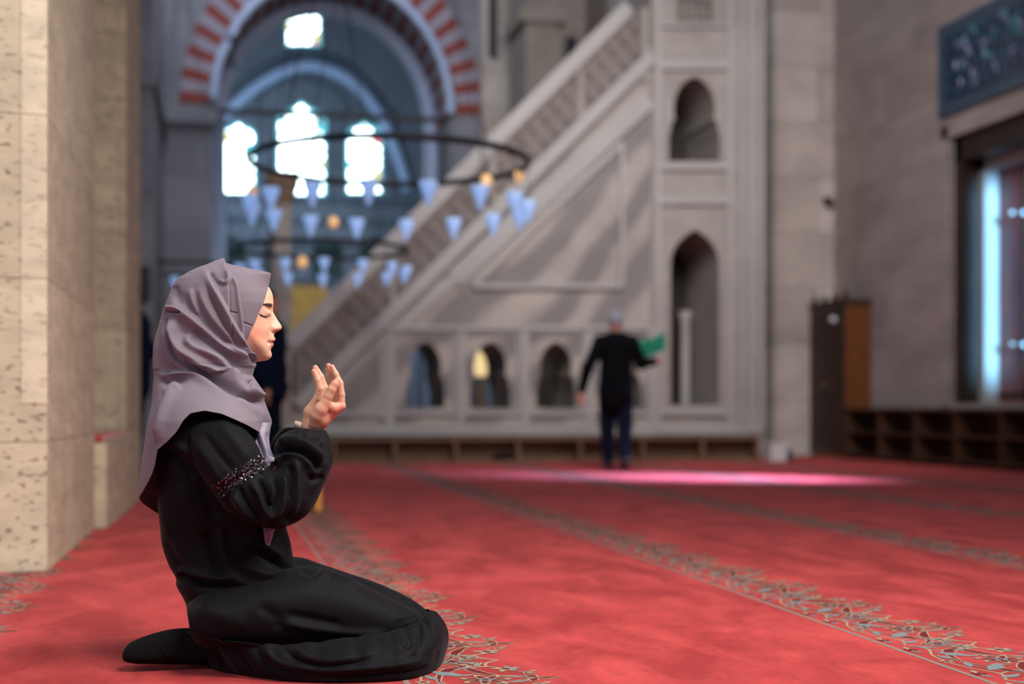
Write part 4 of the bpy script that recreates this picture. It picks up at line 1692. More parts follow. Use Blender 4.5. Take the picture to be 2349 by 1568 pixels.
# near (right) hand
hand(BF, [[(716, 1000, -.105, 19), (724, 982, -.105, 18)],
          [(724, 982, -.118, 15), (740, 962, -.128, 14), (762, 944, -.132, 10.5), (783, 931, -.134, 8.5)],
          [(726, 982, -.105, 15), (760, 946, -.114, 11.5), (781, 929, -.114, 8.5)],
          [(722, 982, -.095, 15), (752, 946, -.097, 11.5), (776, 927, -.094, 8.2)],
          [(718, 980, -.088, 14), (744, 946, -.082, 11.0), (768, 928, -.076, 7.8)]], .010)
hand(BF, [[(722, 970, -.130, 13), (728, 953, -.138, 15), (736, 938, -.146, 13.5), (747, 921, -.150, 11)], [(747, 925, -.146, 9), (765, 935, -.140, 10), (782, 931, -.134, 8.5)], [(735, 962, -.125, 16), (752, 950, -.122, 14)]], .009)
hand(BF, [[(746, 923, -.150, 10.8), (753, 909, -.153, 10.2), (761, 893, -.155, 10.2), (768.5, 881, -.155, 9.2), (773.5, 873, -.154, 7.4)],
          [(783, 931, -.134, 8.6), (783, 905, -.134, 8.2), (779.5, 879, -.133, 8.0), (770, 858, -.131, 7.0), (761.5, 841, -.130, 5.6)],
          [(781, 929, -.114, 8.4), (778, 905, -.113, 8.0), (771, 880, -.112, 7.6), (761, 857, -.111, 6.8), (753.5, 838, -.110, 5.6)],
          [(776, 927, -.094, 8.2), (772, 903, -.093, 7.8), (765, 882, -.092, 7.4), (757, 862, -.091, 6.4), (752, 846, -.090, 5.4)],
          [(768, 928, -.076, 7.6), (766, 905, -.074, 7.0), (760, 888, -.073, 6.4), (755, 870, -.072, 5.6), (752, 859, -.071, 5.0)]], .003)
# far (left) hand
hand(BF, [[(700, 1003, .010, 19), (704, 978, .010, 17)],
          [(704, 978, -.018, 14), (712, 945, -.020, 14), (727, 915, -.028, 10)],
          [(706, 978, -.004, 15), (718, 945, -.004, 14), (735, 914, -.010, 10)],
          [(708, 978, .012, 15), (722, 945, .012, 13), (742, 912, .008, 10)],
          [(710, 978, .026, 14), (728, 948, .028, 12), (748, 912, .026, 9.5)]], .010)
hand(BF, [[(729, 915, -.028, 10), (733, 892, -.030, 8.6), (728, 871, -.031, 7.4), (720, 851, -.031, 6.0)],
          [(738, 914, -.014, 12), (743, 890, -.016, 10.2), (735, 864, -.017, 8.2), (723.5, 843, -.018, 6.4)],
          [(742, 912, .008, 9.4), (745, 890, .007, 8.4), (736, 866, .006, 7.2), (726, 848, .005, 5.6)],
          [(748, 912, .026, 9.0), (746, 893, .025, 8.0), (739, 873, .024, 6.8), (729, 856, .023, 5.4)],
          [(722, 962, .046, 12), (738, 938, .056, 9.5), (742, 915, .060, 8.6), (738, 897, .060, 7.0)]], .003)
V, Q = BF.mesh()
del BF
zc = V[:, 2]
pj = proj(V)
mh = ((pj[:, 0] > 660) & (V[:, 2] > .55)).astype(float)
V = smooth_mesh(V, Q, 9, .5, 0.12 + 0.88 * mh)
pj = proj(V)
lat = (V[:, 1] - Y0) / S_
al_ = np.abs(lat)
skin = np.tile(np.array(srgb(224, 178, 150)[:3]), (len(V), 1))


def tint(wt, col):
    global skin
    c_ = np.array(srgb(*col)[:3])
    wt = np.clip(wt, 0, 1)[:, None]
    skin = skin * (1 - wt) + c_ * wt


head = (pj[:, 0] < 660) & (pj[:, 1] < 850)
px_, py_ = pj[:, 0], pj[:, 1]
tint(head * .62 * np.exp(-((px_ - 586) / 24) ** 2 - ((py_ - 764) / 19) ** 2), (222, 128, 104))
tint(head * .35 * np.exp(-((px_ - 600) / 16) ** 2 - ((py_ - 712) / 8) ** 2), (206, 138, 124))
tint(head * .35 * np.exp(-((px_ - 641) / 9) ** 2 - ((py_ - 752) / 7) ** 2), (226, 140, 120))
xl = np.clip(al_ / 21.0, 0, 1)
upl = 775.0 + 8.5 * xl ** 1.6 - 0.8 * np.exp(-((al_ - 5) / 3) ** 2)
lol = 796.5 - 9.5 * xl ** 2.2
lipm = np.clip((py_ - upl) / 1.2, 0, 1) * np.clip((lol - py_) / 1.6, 0, 1) * (xl < 1) * head * (px_ > 604)
tint(lipm * .95, (204, 116, 112))
tint(head * (xl < 1) * np.exp(-((py_ - 785.3) / 0.9) ** 2) * (px_ > 606), (128, 62, 60))
hnd = (px_ > 672) & (py_ > 820) & (py_ < 1010)
tint(hnd * .6, (206, 148, 120))
tint(hnd * .55 * np.exp(-((px_ - 775) / 24) ** 2 - ((py_ - 945) / 22) ** 2), (224, 120, 108))
tint(hnd * .5 * np.exp(-((px_ - 772) / 9) ** 2 - ((py_ - 877) / 9) ** 2), (222, 130, 116))
for (tx, ty) in ((720, 845), (755, 840)):
    tint(hnd * .5 * np.exp(-((px_ - tx) / 9) ** 2 - ((py_ - ty) / 9) ** 2), (228, 132, 112))
M['skin'] = skin_material()
body = mkmesh('body', V, Q, M['skin'], parent=woman, smooth=True)
at_ = body.data.color_attributes.new('tone', 'FLOAT_COLOR', 'POINT')
at_.data.foreach_set('color', np.concatenate([skin, np.ones((len(V), 1))], 1).astype(np.float32).ravel())
BV = BVHTree.FromPolygons(V.tolist(), Q.tolist())


def hit(px, py, tree=None):
    r_ = ray(px, py)
    r_ = r_ / np.linalg.norm(r_)
    h = (tree or BV).ray_cast(Vector(CAM), Vector(r_))
    return (np.array(h[0]), np.array(h[1])) if h[0] is not None else (None, None)


# ---- eyebrow and lashes: single tapered hairs laid on the skin
def hairs(name, specs, m_):
    mbs = {1: MB(), -1: MB()}
    for (p, d, ln, r_) in specs:
        P_, n_ = hit(p[0], p[1])
        if P_ is not None and n_[1] > 0:
            n_ = -n_
        if P_ is None or P_[1] > Y0:
            continue
        Dv = ex * d[0] + ez * d[1]
        Dv = Dv / np.linalg.norm(Dv)
        Dv = Dv - n_ * (Dv @ n_)
        Dv /= np.linalg.norm(Dv) + 1e-9
        pts = [P_ + n_ * .0005, P_ + Dv * ln * .5 + n_ * (.0008 + d[2] * ln * .3), P_ + Dv * ln + n_ * (.0005 + d[2] * ln)]
        for sgn in (1, -1):
            pp = pts if sgn > 0 else [np.array([q_[0], 2 * Y0 - q_[1], q_[2]]) for q_ in pts]
            mbs[sgn].tube(pp, [r_, r_ * .8, r_ * .25], 4)
    for sgn in (1, -1):
        mbs[sgn].build(name, m_, parent=body)


rnd = random.Random(7)
sp_ = []
for i in range(620):
    t = rnd.random()
    x = 600 + 24 * t
    top = np.interp(x, [600, 606, 612, 618, 624], [697.4, 696.6, 695.8, 695.4, 696.6])
    bot = np.interp(x, [600, 606, 612, 618, 624], [698.2, 699.2, 700.4, 702.2, 701.6])
    y = top + (bot - top) * rnd.random()
    sp_.append(((x, y), (-1.0, -.20 + .35 * (1 - t) + rnd.uniform(-.08, .08), .0), .0036, .00017))
hairs('eyebrow', sp_, M['hair'])
sp_ = []
ey = lambda x: np.interp(x, [593.5, 598, 603, 608, 612, 615.5], [718.8, 721.0, 723.6, 725.2, 725.6, 724.8])
for i in range(260):
    x = 594 + 21 * i / 259.0
    sp_.append(((x, ey(x)), (1.0, .3, .0), .0022, .00072))
for i in range(70):
    x = 596 + 16 * i / 69.0
    sp_.append(((x, ey(x) + .4), (.55 - .5 * (1 - i / 69.), 1.0, .25), .0034 + rnd.uniform(-.0008, .0008), .00030))
hairs('eyelashes', sp_, M['hair'])


# ---- cloth surfaces
def station(st, t):
    """catmull interpolation of station rows"""
    return catmull(np.array(st, float), t)


def loft(st, nr, nt, ta=0.0, tb=2 * np.pi, tpar=None):
    """rows: Ax Ay Bx By hw(m) yc(m) p ; A at t=0, B at t=pi; near side is sin(t)>0"""
    tt = np.linspace(0, len(st) - 1, nr) if tpar is None else tpar
    s_ = station(st, tt)
    t = np.linspace(ta, tb, nt)
    c, sn = np.cos(t), np.sin(t)
    P = np.zeros((len(tt), nt, 3))
    for i, r_ in enumerate(s_):
        A = w3(r_[0], r_[1], r_[5])
        B = w3(r_[2], r_[3], r_[5])
        p = max(r_[6], 1.2)
        cc = np.sign(c) * np.abs(c) ** (2 / p)
        ss = np.sign(sn) * np.abs(sn) ** (2 / p)
        P[i] = (A + B) / 2 + np.outer(cc, (A - B) / 2) + np.outer(ss, np.array([0, -max(r_[4], 1e-4), 0]))
        P[i, :, 1] = (Y0 + r_[5]) - ss * max(r_[4], 1e-4)
    return P


def gnorm(P, wrap=False):
    du = np.gradient(P, axis=0)
    if wrap:
        dv = (np.roll(P, -1, axis=1) - np.roll(P, 1, axis=1))
    else:
        dv = np.gradient(P, axis=1)
    n_ = np.cross(du, dv)
    n_ /= np.linalg.norm(n_, axis=-1, keepdims=True) + 1e-12
    return n_


def stroke(pj_, pts, wl, wr_, taper=.25):
    """value 0..1 of a brush stroke; wl = width on its left, wr_ = width on its right (walking along)"""
    pts = np.array(pts, float)
    k = len(pts)
    C_ = catmull(pts, np.linspace(0, k - 1, (k - 1) * 5 + 1))
    best = np.full(pj_.shape[:-1], 1e9)
    sd = np.zeros(pj_.shape[:-1])
    fr = np.zeros(pj_.shape[:-1])
    ln = len(C_) - 1
    for i in range(ln):
        a_, b_ = C_[i], C_[i + 1]
        d = b_ - a_
        l2 = d @ d + 1e-9
        q_ = pj_ - a_
        t = np.clip((q_ @ d) / l2, 0, 1)
        e_ = q_ - t[..., None] * d
        dist = np.hypot(e_[..., 0], e_[..., 1])
        m_ = dist < best
        best = np.where(m_, dist, best)
        cr = d[0] * q_[..., 1] - d[1] * q_[..., 0]
        sd = np.where(m_, np.sign(cr), sd)
        fr = np.where(m_, (i + t) / ln, fr)
    w_ = np.where(sd < 0, wl, wr_)
    val = np.exp(-(best / w_) ** 2)
    if taper > 0:
        e_ = np.minimum(fr, 1 - fr) / taper
        e_ = np.clip(e_, 0, 1)
        val = val * (e_ * e_ * (3 - 2 * e_) * .92 + .08)
    return val


def sculpt(P, strokes, outward_from=None, near=True, scale=1.0, floor=None):
    n_ = gnorm(P)
    c_ = P.mean(axis=1, keepdims=True) if outward_from is None else outward_from
    sg = np.sign(np.sum(n_ * (P - c_), -1, keepdims=True))
    sg = np.sign(np.median(sg))
    n_ = n_ * sg
    pj_ = proj(P)
    wt = np.clip(-n_[..., 1] * 2.2 + .15, 0, 1) if near else 1.0
    d = np.zeros(P.shape[:-1])
    for s_ in strokes:
        pts, amp, wl, wr_ = s_[:4]
        d += amp * stroke(pj_, pts, wl, wr_, s_[4] if len(s_) > 4 else .25)
    d = d * scale
    if floor is not None:
        fl_ = np.interp(pj_[..., 1], floor[0], floor[1])
        d = np.where(d < 0, -fl_ * np.tanh(-d / fl_), d)
    return P + n_ * (d * wt)[..., None], n_


def fbm(P, sc, amp, seed=0):
    """smooth irregular cloth waviness"""
    rs = np.random.RandomState(seed)
    out = np.zeros(P.shape[:-1])
    for k in range(7):
        d = rs.normal(size=3)
        d /= np.linalg.norm(d)
        f_ = sc * (0.6 + 1.6 * rs.rand())
        out += np.sin(P @ d * f_ + rs.rand() * 6.28 + 1.5 * np.sin(P @ rs.normal(size=3) * sc * .5)) / 7
    return out * amp


def gridfaces(nr, nt, wrap=False, off=0):
    idx = np.arange(nr * nt).reshape(nr, nt) + off
    if wrap:
        nx__ = np.roll(idx, -1, axis=1)
        return np.stack([idx[:-1], nx__[:-1], nx__[1:], idx[1:]], -1).reshape(-1, 4)
    return np.stack([idx[:-1, :-1], idx[:-1, 1:], idx[1:, 1:], idx[1:, :-1]], -1).reshape(-1, 4)


def cloth(name, P, m_, parent, thick=.0015, solid=True):
    nr, nt = P.shape[:2]
    o = mkmesh(name, P.reshape(-1, 3), gridfaces(nr, nt), m_, parent=parent, smooth=True)
    if solid:
        md_ = o.modifiers.new('s', 'SOLIDIFY')
        md_.thickness = thick
        md_.offset = 0
    return o


# fabrics
m = mat('scarf_mauve', srgb(130, 120, 132), 0.72, sheen=0.12)
bsdf(m).inputs['Sheen Roughness'].default_value = .4
bsdf(m).inputs['Sheen Tint'].default_value = (0.85, 0.80, 0.95, 1)
g = N(m, 'ShaderNodeNewGeometry')
mp = N(m, 'ShaderNodeMapping')
mp.inputs['Rotation'].default_value = (0, 0, 0)
mp.inputs['Scale'].default_value = (300, 300, 300)
L(m, g.outputs['Position'], mp.inputs[0])
sx = N(m, 'ShaderNodeSeparateXYZ')
L(m, mp.outputs[0], sx.inputs[0])
av = N(m, 'ShaderNodeMath', operation='ADD')
L(m, sx.outputs[0], av.inputs[0])
L(m, sx.outputs[1], av.inputs[1])
s1 = N(m, 'ShaderNodeMath', operation='SINE')
q1 = N(m, 'ShaderNodeMath', operation='MULTIPLY')
q1.inputs[1].default_value = 4.4
L(m, av.outputs[0], q1.inputs[0])
L(m, q1.outputs[0], s1.inputs[0])
s2 = N(m, 'ShaderNodeMath', operation='SINE')
q2 = N(m, 'ShaderNodeMath', operation='MULTIPLY')
q2.inputs[1].default_value = 6.3
L(m, sx.outputs[2], q2.inputs[0])
L(m, q2.outputs[0], s2.inputs[0])
pr = N(m, 'ShaderNodeMath', operation='MULTIPLY')
L(m, s1.outputs[0], pr.inputs[0])
L(m, s2.outputs[0], pr.inputs[1])
bb = N(m, 'ShaderNodeBump')
bb.inputs['Strength'].default_value = .07
bb.inputs['Distance'].default_value = .0012
L(m, pr.outputs[0], bb.inputs['Height'])
L(m, bb.outputs[0], bsdf(m).inputs['Normal'])
r = ramp(m, [(0.25, srgb(116, 104, 115)), (0.75, srgb(123, 111, 122))])
rr_ = N(m, 'ShaderNodeMapRange')
rr_.inputs[1].default_value = -1
rr_.inputs[2].default_value = 1
L(m, pr.outputs[0], rr_.inputs[0])
L(m, rr_.outputs[0], r.inputs[0])
L(m, r.outputs[0], bsdf(m).inputs['Base Color'])
M['scarf'] = m
M['scarf_satin'] = mat('scarf_satin', srgb(128, 118, 138), 0.42, sheen=0.2)
M['undercap'] = mat('undercap', srgb(60, 56, 64), 0.8)
m = noisy('robe_black', srgb(11, 9, 12), srgb(14, 12, 16), 40, 0.68, 0.08, 0.001, sheen=0.08, spec=0.12)
bsdf(m).inputs['Sheen Roughness'].default_value = .45
bsdf(m).inputs['Sheen Tint'].default_value = (0.5, 0.5, 0.58, 1)
M['robe'] = m

# ---- headscarf: cap and cape in one surface of horizontal rings
ec = [(628, 620), (640, 616), (656, 613), (672, 609), (697, 601), (718, 590.5), (743, 581), (766, 570), (787, 562), (796, 563), (814, 574), (830, 583.6), (836, 588)]
fr_top = [(599.5, 514, 506, 4), (601, 517, 494, 12), (604, 521, 484, 20), (608, 533, 473, 30), (614, 565, 457, 42), (620, 594, 444, 50), (626, 616, 431, 55.5)]
rows = []                                  # py, xfront, xback, b(px), t0
for (py, xf, xb, b_) in fr_top:
    rows.append((py, xf, xb, b_, 0.0))
xbk = lambda py: np.interp(py, [599, 609.5, 624, 639, 657.6, 684, 700, 713, 750, 798, 854, 919, 973, 1045, 1108, 1142, 1167, 1208],
                           [506, 474.5, 436, 409, 397, 389, 382, 376, 365, 358, 357, 351, 341, 331.5, 324, 324, 331, 345])
bw = lambda py: np.interp(py, [626, 640, 656, 672, 697, 730, 790, 861], [57, 64, 70, 74, 77, 78.5, 77, 77])
cxs = 505.0
for (py, xe) in ec[0:-1]:
    P_, n_ = hit(xe + 1.5, py)
    hwf = abs((P_[1] - Y0)) / S_ + 2.5 if P_ is not None else 12.0
    b_ = float(bw(py))
    if py < 632:
        hwf = 10
    hwf = min(hwf, b_ * .93)
    t0 = math.asin(hwf / b_)
    rows.append((py, xe, float(xbk(py)), b_, t0))
rows.append((838, 588, float(xbk(838)), 75, 0.0))
for (py, xf, b_) in ((845, 583, 75), (861, 579, 77), (870, 585, 84), (880, 592, 98), (900, 606, 126), (920, 605, 152), (945, 614, 176), (965, 621, 190), (1000, 624, 199), (1045, 622, 201), (1108, 620, 200), (1142, 618, 198), (1208, 616, 190)):
    rows.append((py, xf, float(xbk(py)), b_, 0.0))
rows = np.array(rows, float)
# dense rows
pyd = np.unique(np.concatenate([599.5 + (626 - 599.5) * (np.linspace(0, 1, 60) ** 1.5), np.arange(626, 1208, 1.6)]))
rowi = np.stack([np.interp(pyd, rows[:, 0], rows[:, k]) for k in range(5)], -1)
# smooth every column a little (not the edge)
i2_ = np.where((pyd > 631) & (pyd < 836))[0]
ke = np.hanning(27)
ke /= ke.sum()
seg_ = rowi[i2_, 4]
rowi[i2_, 4] = np.convolve(np.concatenate([np.full(13, seg_[0]), seg_, np.full(13, seg_[-1])]), ke, 'valid')
for k in (2, 3):
    kk = np.hanning(9)
    kk /= kk.sum()
    rowi[30:-5, k] = np.convolve(rowi[:, k], kk, 'same')[30:-5]
NT = 620
tu = np.linspace(0, 1, NT)
SH_ = np.zeros((len(pyd), NT, 3))
for i, (py, xf, xb, b_, t0) in enumerate(rowi):
    t = t0 + tu * (2 * np.pi - 2 * t0)
    cx = cxs if py >= 626 else (xf + xb) / 2 * (1 - (py - 599.5) / 26.5) + cxs * (py - 599.5) / 26.5
    cx = min(cx, xf - 4)
    if py > 861:
        cx = np.interp(py, [861, 960], [cxs, 482])
    af = (xf - cx) / max(math.cos(t0), .15)
    ab = cx - xb
    c, sn = np.cos(t), np.sin(t)
    x = cx + np.where(c > 0, af * c, ab * c)
    lt = -b_ * sn * S_
    q0_ = w3(cx, py)
    SH_[i] = q0_ + np.outer(x - cx, ex) + np.outer(lt, np.array([0, 1.0, 0]))
# hem: cut every column where its picture crosses the traced edge
Ex = [300, 322, 330, 340, 350, 357, 359, 385, 404, 419, 436, 470, 508, 567, 600, 622, 660]
Ey = [1150, 1136, 1124, 1105, 1083, 1060, 1033, 1011, 990, 963, 947, 941, 948, 974, 993, 969, 960]
pjS = proj(SH_)
ends = np.zeros(NT)
for j in range(NT // 2 + 1):
    yy_ = pjS[:, j, 1]
    lim = np.interp(pjS[:, j, 0], Ex, Ey)
    b_ = np.where((yy_ > lim) & (pyd > 890))[0]
    e_ = b_[0] if len(b_) else len(pyd) - 1
    e0 = e_
    if e0 > 0:
        d0 = lim[e0 - 1] - yy_[e0 - 1]
        d1 = lim[e0] - yy_[e0]
        e0 = e0 - 1 + d0 / (d0 - d1 + 1e-9)
    ends[j] = pyd[0] if False else np.interp(e0, np.arange(len(pyd)), pyd)
ends[NT - 1 - np.arange(NT // 2)] = ends[:NT // 2]
# the far rear part of the scarf hangs lower
jj = tu[NT // 2:]
low = np.interp(jj, [.5, .56, .62, .67, .72], [1138, 1165, 1195, 1207, 1180])
sel = (jj > .5) & (jj < .72)
ends[NT // 2:][sel] = np.maximum(ends[NT // 2:][sel], low[sel])
kk = np.hanning(7)
kk /= kk.sum()
ends = np.convolve(np.concatenate([ends[3:0:-1], ends, ends[-2:-5:-1]]), kk, 'valid')
NR = 520
HP = np.zeros((NR, NT, 3))
for j in range(NT):
    vpar = np.concatenate([pyd[pyd < 632], np.linspace(632, ends[j], NR - (pyd < 632).sum())])
    for k in range(3):
        HP[:, j, k] = np.interp(vpar, pyd, SH_[:, j, k])

c3 = lambda pts: [(300 + .2424 * a_, 580 + .2424 * b_) for a_, b_ in pts]
hs = [
    # (points, amplitude m, width on left, width on right) walking downwards: left of walk = picture right
    (c3([(700, 160), (760, 300), (850, 460), (940, 640), (1030, 800), (1100, 930), (1180, 1040)]), .0075, 5, 13),
    (c3([(590, 330), (640, 520), (740, 690), (870, 830), (1000, 950)]), -.0050, 10, 5),
    (c3([(640, 300), (690, 470), (790, 640), (900, 780), (1010, 900)]), .0035, 9, 9),
    (c3([(385, 420), (450, 520), (560, 600), (720, 720), (900, 860), (1060, 975), (1160, 1070)]), .0085, 5, 16),
    (c3([(430, 330), (520, 480), (650, 620), (800, 740), (950, 880)]), -.0040, 10, 7),
    (c3([(560, 760), (560, 830), (620, 890), (740, 940), (860, 1010), (960, 1150), (1040, 1260)]), .0100, 6, 16, .2),
    (c3([(600, 720), (680, 800), (800, 900), (920, 1000), (1020, 1120)]), -.0060, 12, 7),
    (c3([(350, 600), (375, 780), (430, 940), (540, 1040), (720, 1150), (900, 1260), (1080, 1350), (1230, 1440)]), -.0100, 5, 9, .12),
    (c3([(362, 600), (390, 780), (445, 930), (556, 1025), (730, 1128), (910, 1238), (1090, 1330), (1240, 1410)]), .0060, 16, 3, .12),
    (c3([(640, 560), (720, 690), (830, 800), (980, 900)]), -.0050, 6, 8),
    (c3([(700, 260), (770, 440), (860, 620), (960, 800), (1050, 930)]), -.0045, 8, 5),
    (c3([(390, 600), (410, 760), (470, 900), (590, 990), (760, 1090), (930, 1190), (1100, 1280)]), .0080, 12, 9, .15),
    (c3([(330, 620), (345, 800), (390, 980), (520, 1090), (700, 1195), (900, 1310)]), .0045, 9, 12, .2),
    (c3([(270, 1140), (340, 1165), (450, 1145), (600, 1175), (720, 1230)]), .0055, 5, 7, .3),
    (c3([(290, 1190), (350, 1225), (430, 1205), (560, 1200)]), -.0060, 6, 8, .3),
    (c3([(470, 1225), (400, 1270), (340, 1360), (290, 1480), (265, 1600), (235, 1800)]), .0070, 13, 5, .15),
    (c3([(330, 1300), (290, 1400), (250, 1520), (220, 1700)]), -.0055, 8, 8),
    (c3([(1100, 1290), (1180, 1345), (1262, 1330)]), .0060, 6, 6),
    (c3([(1140, 1190), (1150, 1260), (1230, 1300)]), -.0070, 6, 8),
    (c3([(980, 1330), (1100, 1420), (1200, 1500), (1300, 1600)]), .0040, 10, 10),
    (c3([(885, 90), (915, 200), (925, 260), (930, 440), (935, 620), (960, 800)]), .0022, 1.5, 12, .08),
    (c3([(930, 260), (935, 440), (940, 620), (965, 800)]), -.0014, 2.2, 1.6, .1),
    (c3([(965, 230), (1000, 320), (1020, 470), (1045, 640), (1060, 850)]), .0028, 2.5, 5, .1),
    (c3([(820, 250), (880, 285), (915, 250), (900, 150)]), .0035, 4, 5),
    (c3([(740, 180), (800, 270), (860, 300)]), -.004, 6, 5),
    (c3([(560, 330), (600, 480), (650, 600)]), .003, 8, 8),
    (c3([(430, 300), (440, 400), (480, 500)]), -.0035, 5, 9),
    (c3([(940, 552), (1010, 572)]), -.0014, 1.6, 1.6, .05),
    (c3([(1060, 655), (1150, 690)]), -.0014, 1.6, 1.6, .05),
    (c3([(318, 548), (400, 560), (500, 570)]), -.0055, 2.0, 2.6, .08),
    (c3([(330, 520), (410, 530), (480, 545)]), .0030, 4, 2.4, .1),
    (c3([(1075, 960), (1120, 1010), (1175, 1050)]), -.006, 4, 3),
    (c3([(1110, 930), (1150, 990), (1190, 1045)]), .004, 3, 3),
    (c3([(250, 700), (235, 1000), (245, 1120)]), .003, 8, 8),
]
HPs, nrm_h = sculpt(HP, hs, outward_from=HP.mean(axis=1, keepdims=True), scale=2.3, floor=([830, 900], [.0085, .03]))
HPs = HPs + nrm_h * fbm(HP, 26, .0022, 3)[..., None]
# the small peak of the top pleat
pk = proj(HPs)
latp = np.abs(HPs[..., 1] - Y0)
bump_ = np.clip((pk[..., 0] - 470) / 43.0, 0, 1) ** 1.5 * np.clip((516.5 - pk[..., 0]) / 2.5, 0, 1) * np.exp(-(latp / .045) ** 2) * np.clip((640 - pk[..., 1]) / 26, 0, 1)
HPs[..., 2] += bump_ * .0085
hijab = cloth('headscarf', HPs, M['scarf'], woman, .0016)
tag(hijab, 'mauve grey headscarf with soft folds')
# rolled edge around the face and hem
mb = MB()
edge = [HPs[i, 0] for i in range(0, NR, 3) if 628 <= proj(HPs[i, 0])[1] <= 838]
edge2 = [HPs[i, -1] for i in range(0, NR, 3) if 628 <= proj(HPs[i, 0])[1] <= 838]
mb.tube(edge, .0016, 8)
mb.tube(edge2, .0016, 8)
mb.tube([HPs[-1, j] for j in range(0, NT, 4)], .0011, 6)
mb.build('rolled_edge', M['scarf'], parent=hijab, smooth=True)
# under-cap showing at the brow
st = []
mb = MB()
pts_, pts2 = [], []
for py in np.linspace(630, 664, 14):
    x_ = np.interp(py, [630, 640, 652, 664], [618.5, 620.5, 620.5, 614])
    pts_.append(w3(x_ - 4, py, -.012))
    pts2.append(w3(x_ - 4, py, .012))
arc = []
for k in range(15):
    t = -1.25 + 2.5 * k / 14
    for z_, rr in ((636, 0), (646, 1), (655, 2)):
        pass
rowsu = []
for py, xf, hw in ((629, 618.5, 20), (637, 619.5, 28), (646, 619.0, 34), (653, 617.2, 38), (658, 617.8, 40)):
    rw = []
    for k in range(25):
        t = -1.4 + 2.8 * k / 24
        rw.append(w3(xf - 46 + 46 * math.cos(t), py) + np.array([0, hw * S_ * math.sin(t), 0]))
    rowsu.append(rw)
cloth('undercap', np.array(rowsu), M['undercap'], hijab, .001)

# front tail of the scarf
ft = [(572, 968, 624, 968, .030, -.10, 2.4), (576, 990, 620, 985, .030, -.11, 2.4), (580, 1015, 618, 1005, .026, -.125, 2.4), (584, 1040, 621, 1028, .024, -.145, 2.4),
      (590, 1052, 628, 1046, .024, -.165, 2.4), (597, 1060, 631, 1056, .022, -.180, 2.4), (602, 1070, 620, 1066, .016, -.19, 2.2), (606, 1079, 615, 1078, .006, -.19, 2)]
TP = loft(ft, 160, 160)
TP, _ = sculpt(TP, [
    ([(580, 975), (590, 1010), (603, 1040), (606, 1062)], -.008, 4, 5, .15), ([(590, 975), (603, 1010), (612, 1035), (614, 1052)], .006, 5, 6, .15),
    ([(612, 990), (616, 1015), (622, 1040)], -.004, 4, 4), ([(600, 1062), (612, 1050), (630, 1054)], .006, 3, 4, .1), ([(604, 1070), (614, 1060), (626, 1064)], -.006, 3, 3, .1)])
tl = cloth('scarf_end', TP, M['scarf_satin'], hijab, .001, False)
ft = [(603, 1200, 636, 1200, .012, -.12, 2.2), (604, 1218, 629, 1218, .012, -.13, 2.2), (606, 1232, 625, 1232, .010, -.13, 2.2), (609, 1252, 619, 1250, .005, -.13, 2)]
TP = loft(ft, 50, 60)
TP, _ = sculpt(TP, [([(612, 1205), (615, 1228), (614, 1248)], -.005, 3, 3, .1)])
cloth('scarf_end', TP, M['scarf_satin'], hijab, .001, False)

# ---- abaya: bodice and skirt
bd = [(556, 880, 455, 880, .055, 0, 2.1), (585, 915, 412, 905, .11, 0, 2.2), (598, 945, 378, 935, .158, 0, 2.4), (610, 985, 364, 985, .178, 0, 2.6), (618, 1032, 359, 1032, .175, 0, 2.6),
      (626, 1100, 361, 1100, .160, 0, 2.5), (645, 1160, 363, 1160, .152, 0, 2.4), (657, 1208, 367, 1208, .148, 0, 2.4), (664, 1240, 372, 1250, .150, 0, 2.4), (671, 1272, 386, 1290, .158, 0, 2.4),
      (679, 1300, 403, 1322, .170, 0, 2.4), (686, 1330, 405, 1342, .178, 0, 2.4), (690, 1370, 421, 1372, .180, 0, 2.4), (690, 1420, 436, 1412, .165, 0, 2.3), (690, 1470, 449, 1450, .12, 0, 2.2), (640, 1490, 470, 1480, .02, 0, 2)]
c2 = lambda pts: [(250 + .3619 * a_, 1050 + .3619 * b_) for a_, b_ in pts]
BP = loft(bd, 420, 420)
bst = [
    (c2([(700, 420), (720, 560), (760, 700), (830, 830)]), .0080, 12, 16), (c2([(640, 450), (660, 600), (700, 760)]), -.005, 12, 12),
    (c2([(425, 735), (600, 790), (820, 825), (930, 900)]), -.0100, 8, 10, .1), (c2([(430, 700), (600, 755), (800, 790)]), .006, 10, 8, .15),
    (c2([(830, 565), (960, 600), (1100, 680), (1170, 720)]), -.0080, 7, 9), (c2([(860, 530), (980, 560), (1110, 640)]), .005, 8, 7),
    (c2([(720, 590), (850, 690), (1000, 740), (1060, 720)]), .006, 10, 12), (c2([(350, 520), (420, 640), (520, 740)]), -.004, 12, 12),
    (c2([(330, 100), (350, 300), (400, 500)]), .004, 18, 18), (c2([(450, 150), (520, 350), (620, 500)]), .004, 20, 16), (c2([(560, 100), (640, 280), (680, 380)]), -.004, 14, 14),
    ([(385, 1010), (420, 1030), (470, 1060), (510, 1120)], .006, 12, 10), ([(372, 1030), (410, 1055), (450, 1100)], -.006, 9, 12),
    (c2([(1040, 330), (1090, 450), (1160, 600)]), .004, 10, 10), (c2([(960, 400), (1000, 520)]), -.004, 9, 9)]
BP, nb = sculpt(BP, bst, scale=2.0)
BP = BP + nb * fbm(BP, 20, .003, 5)[..., None]

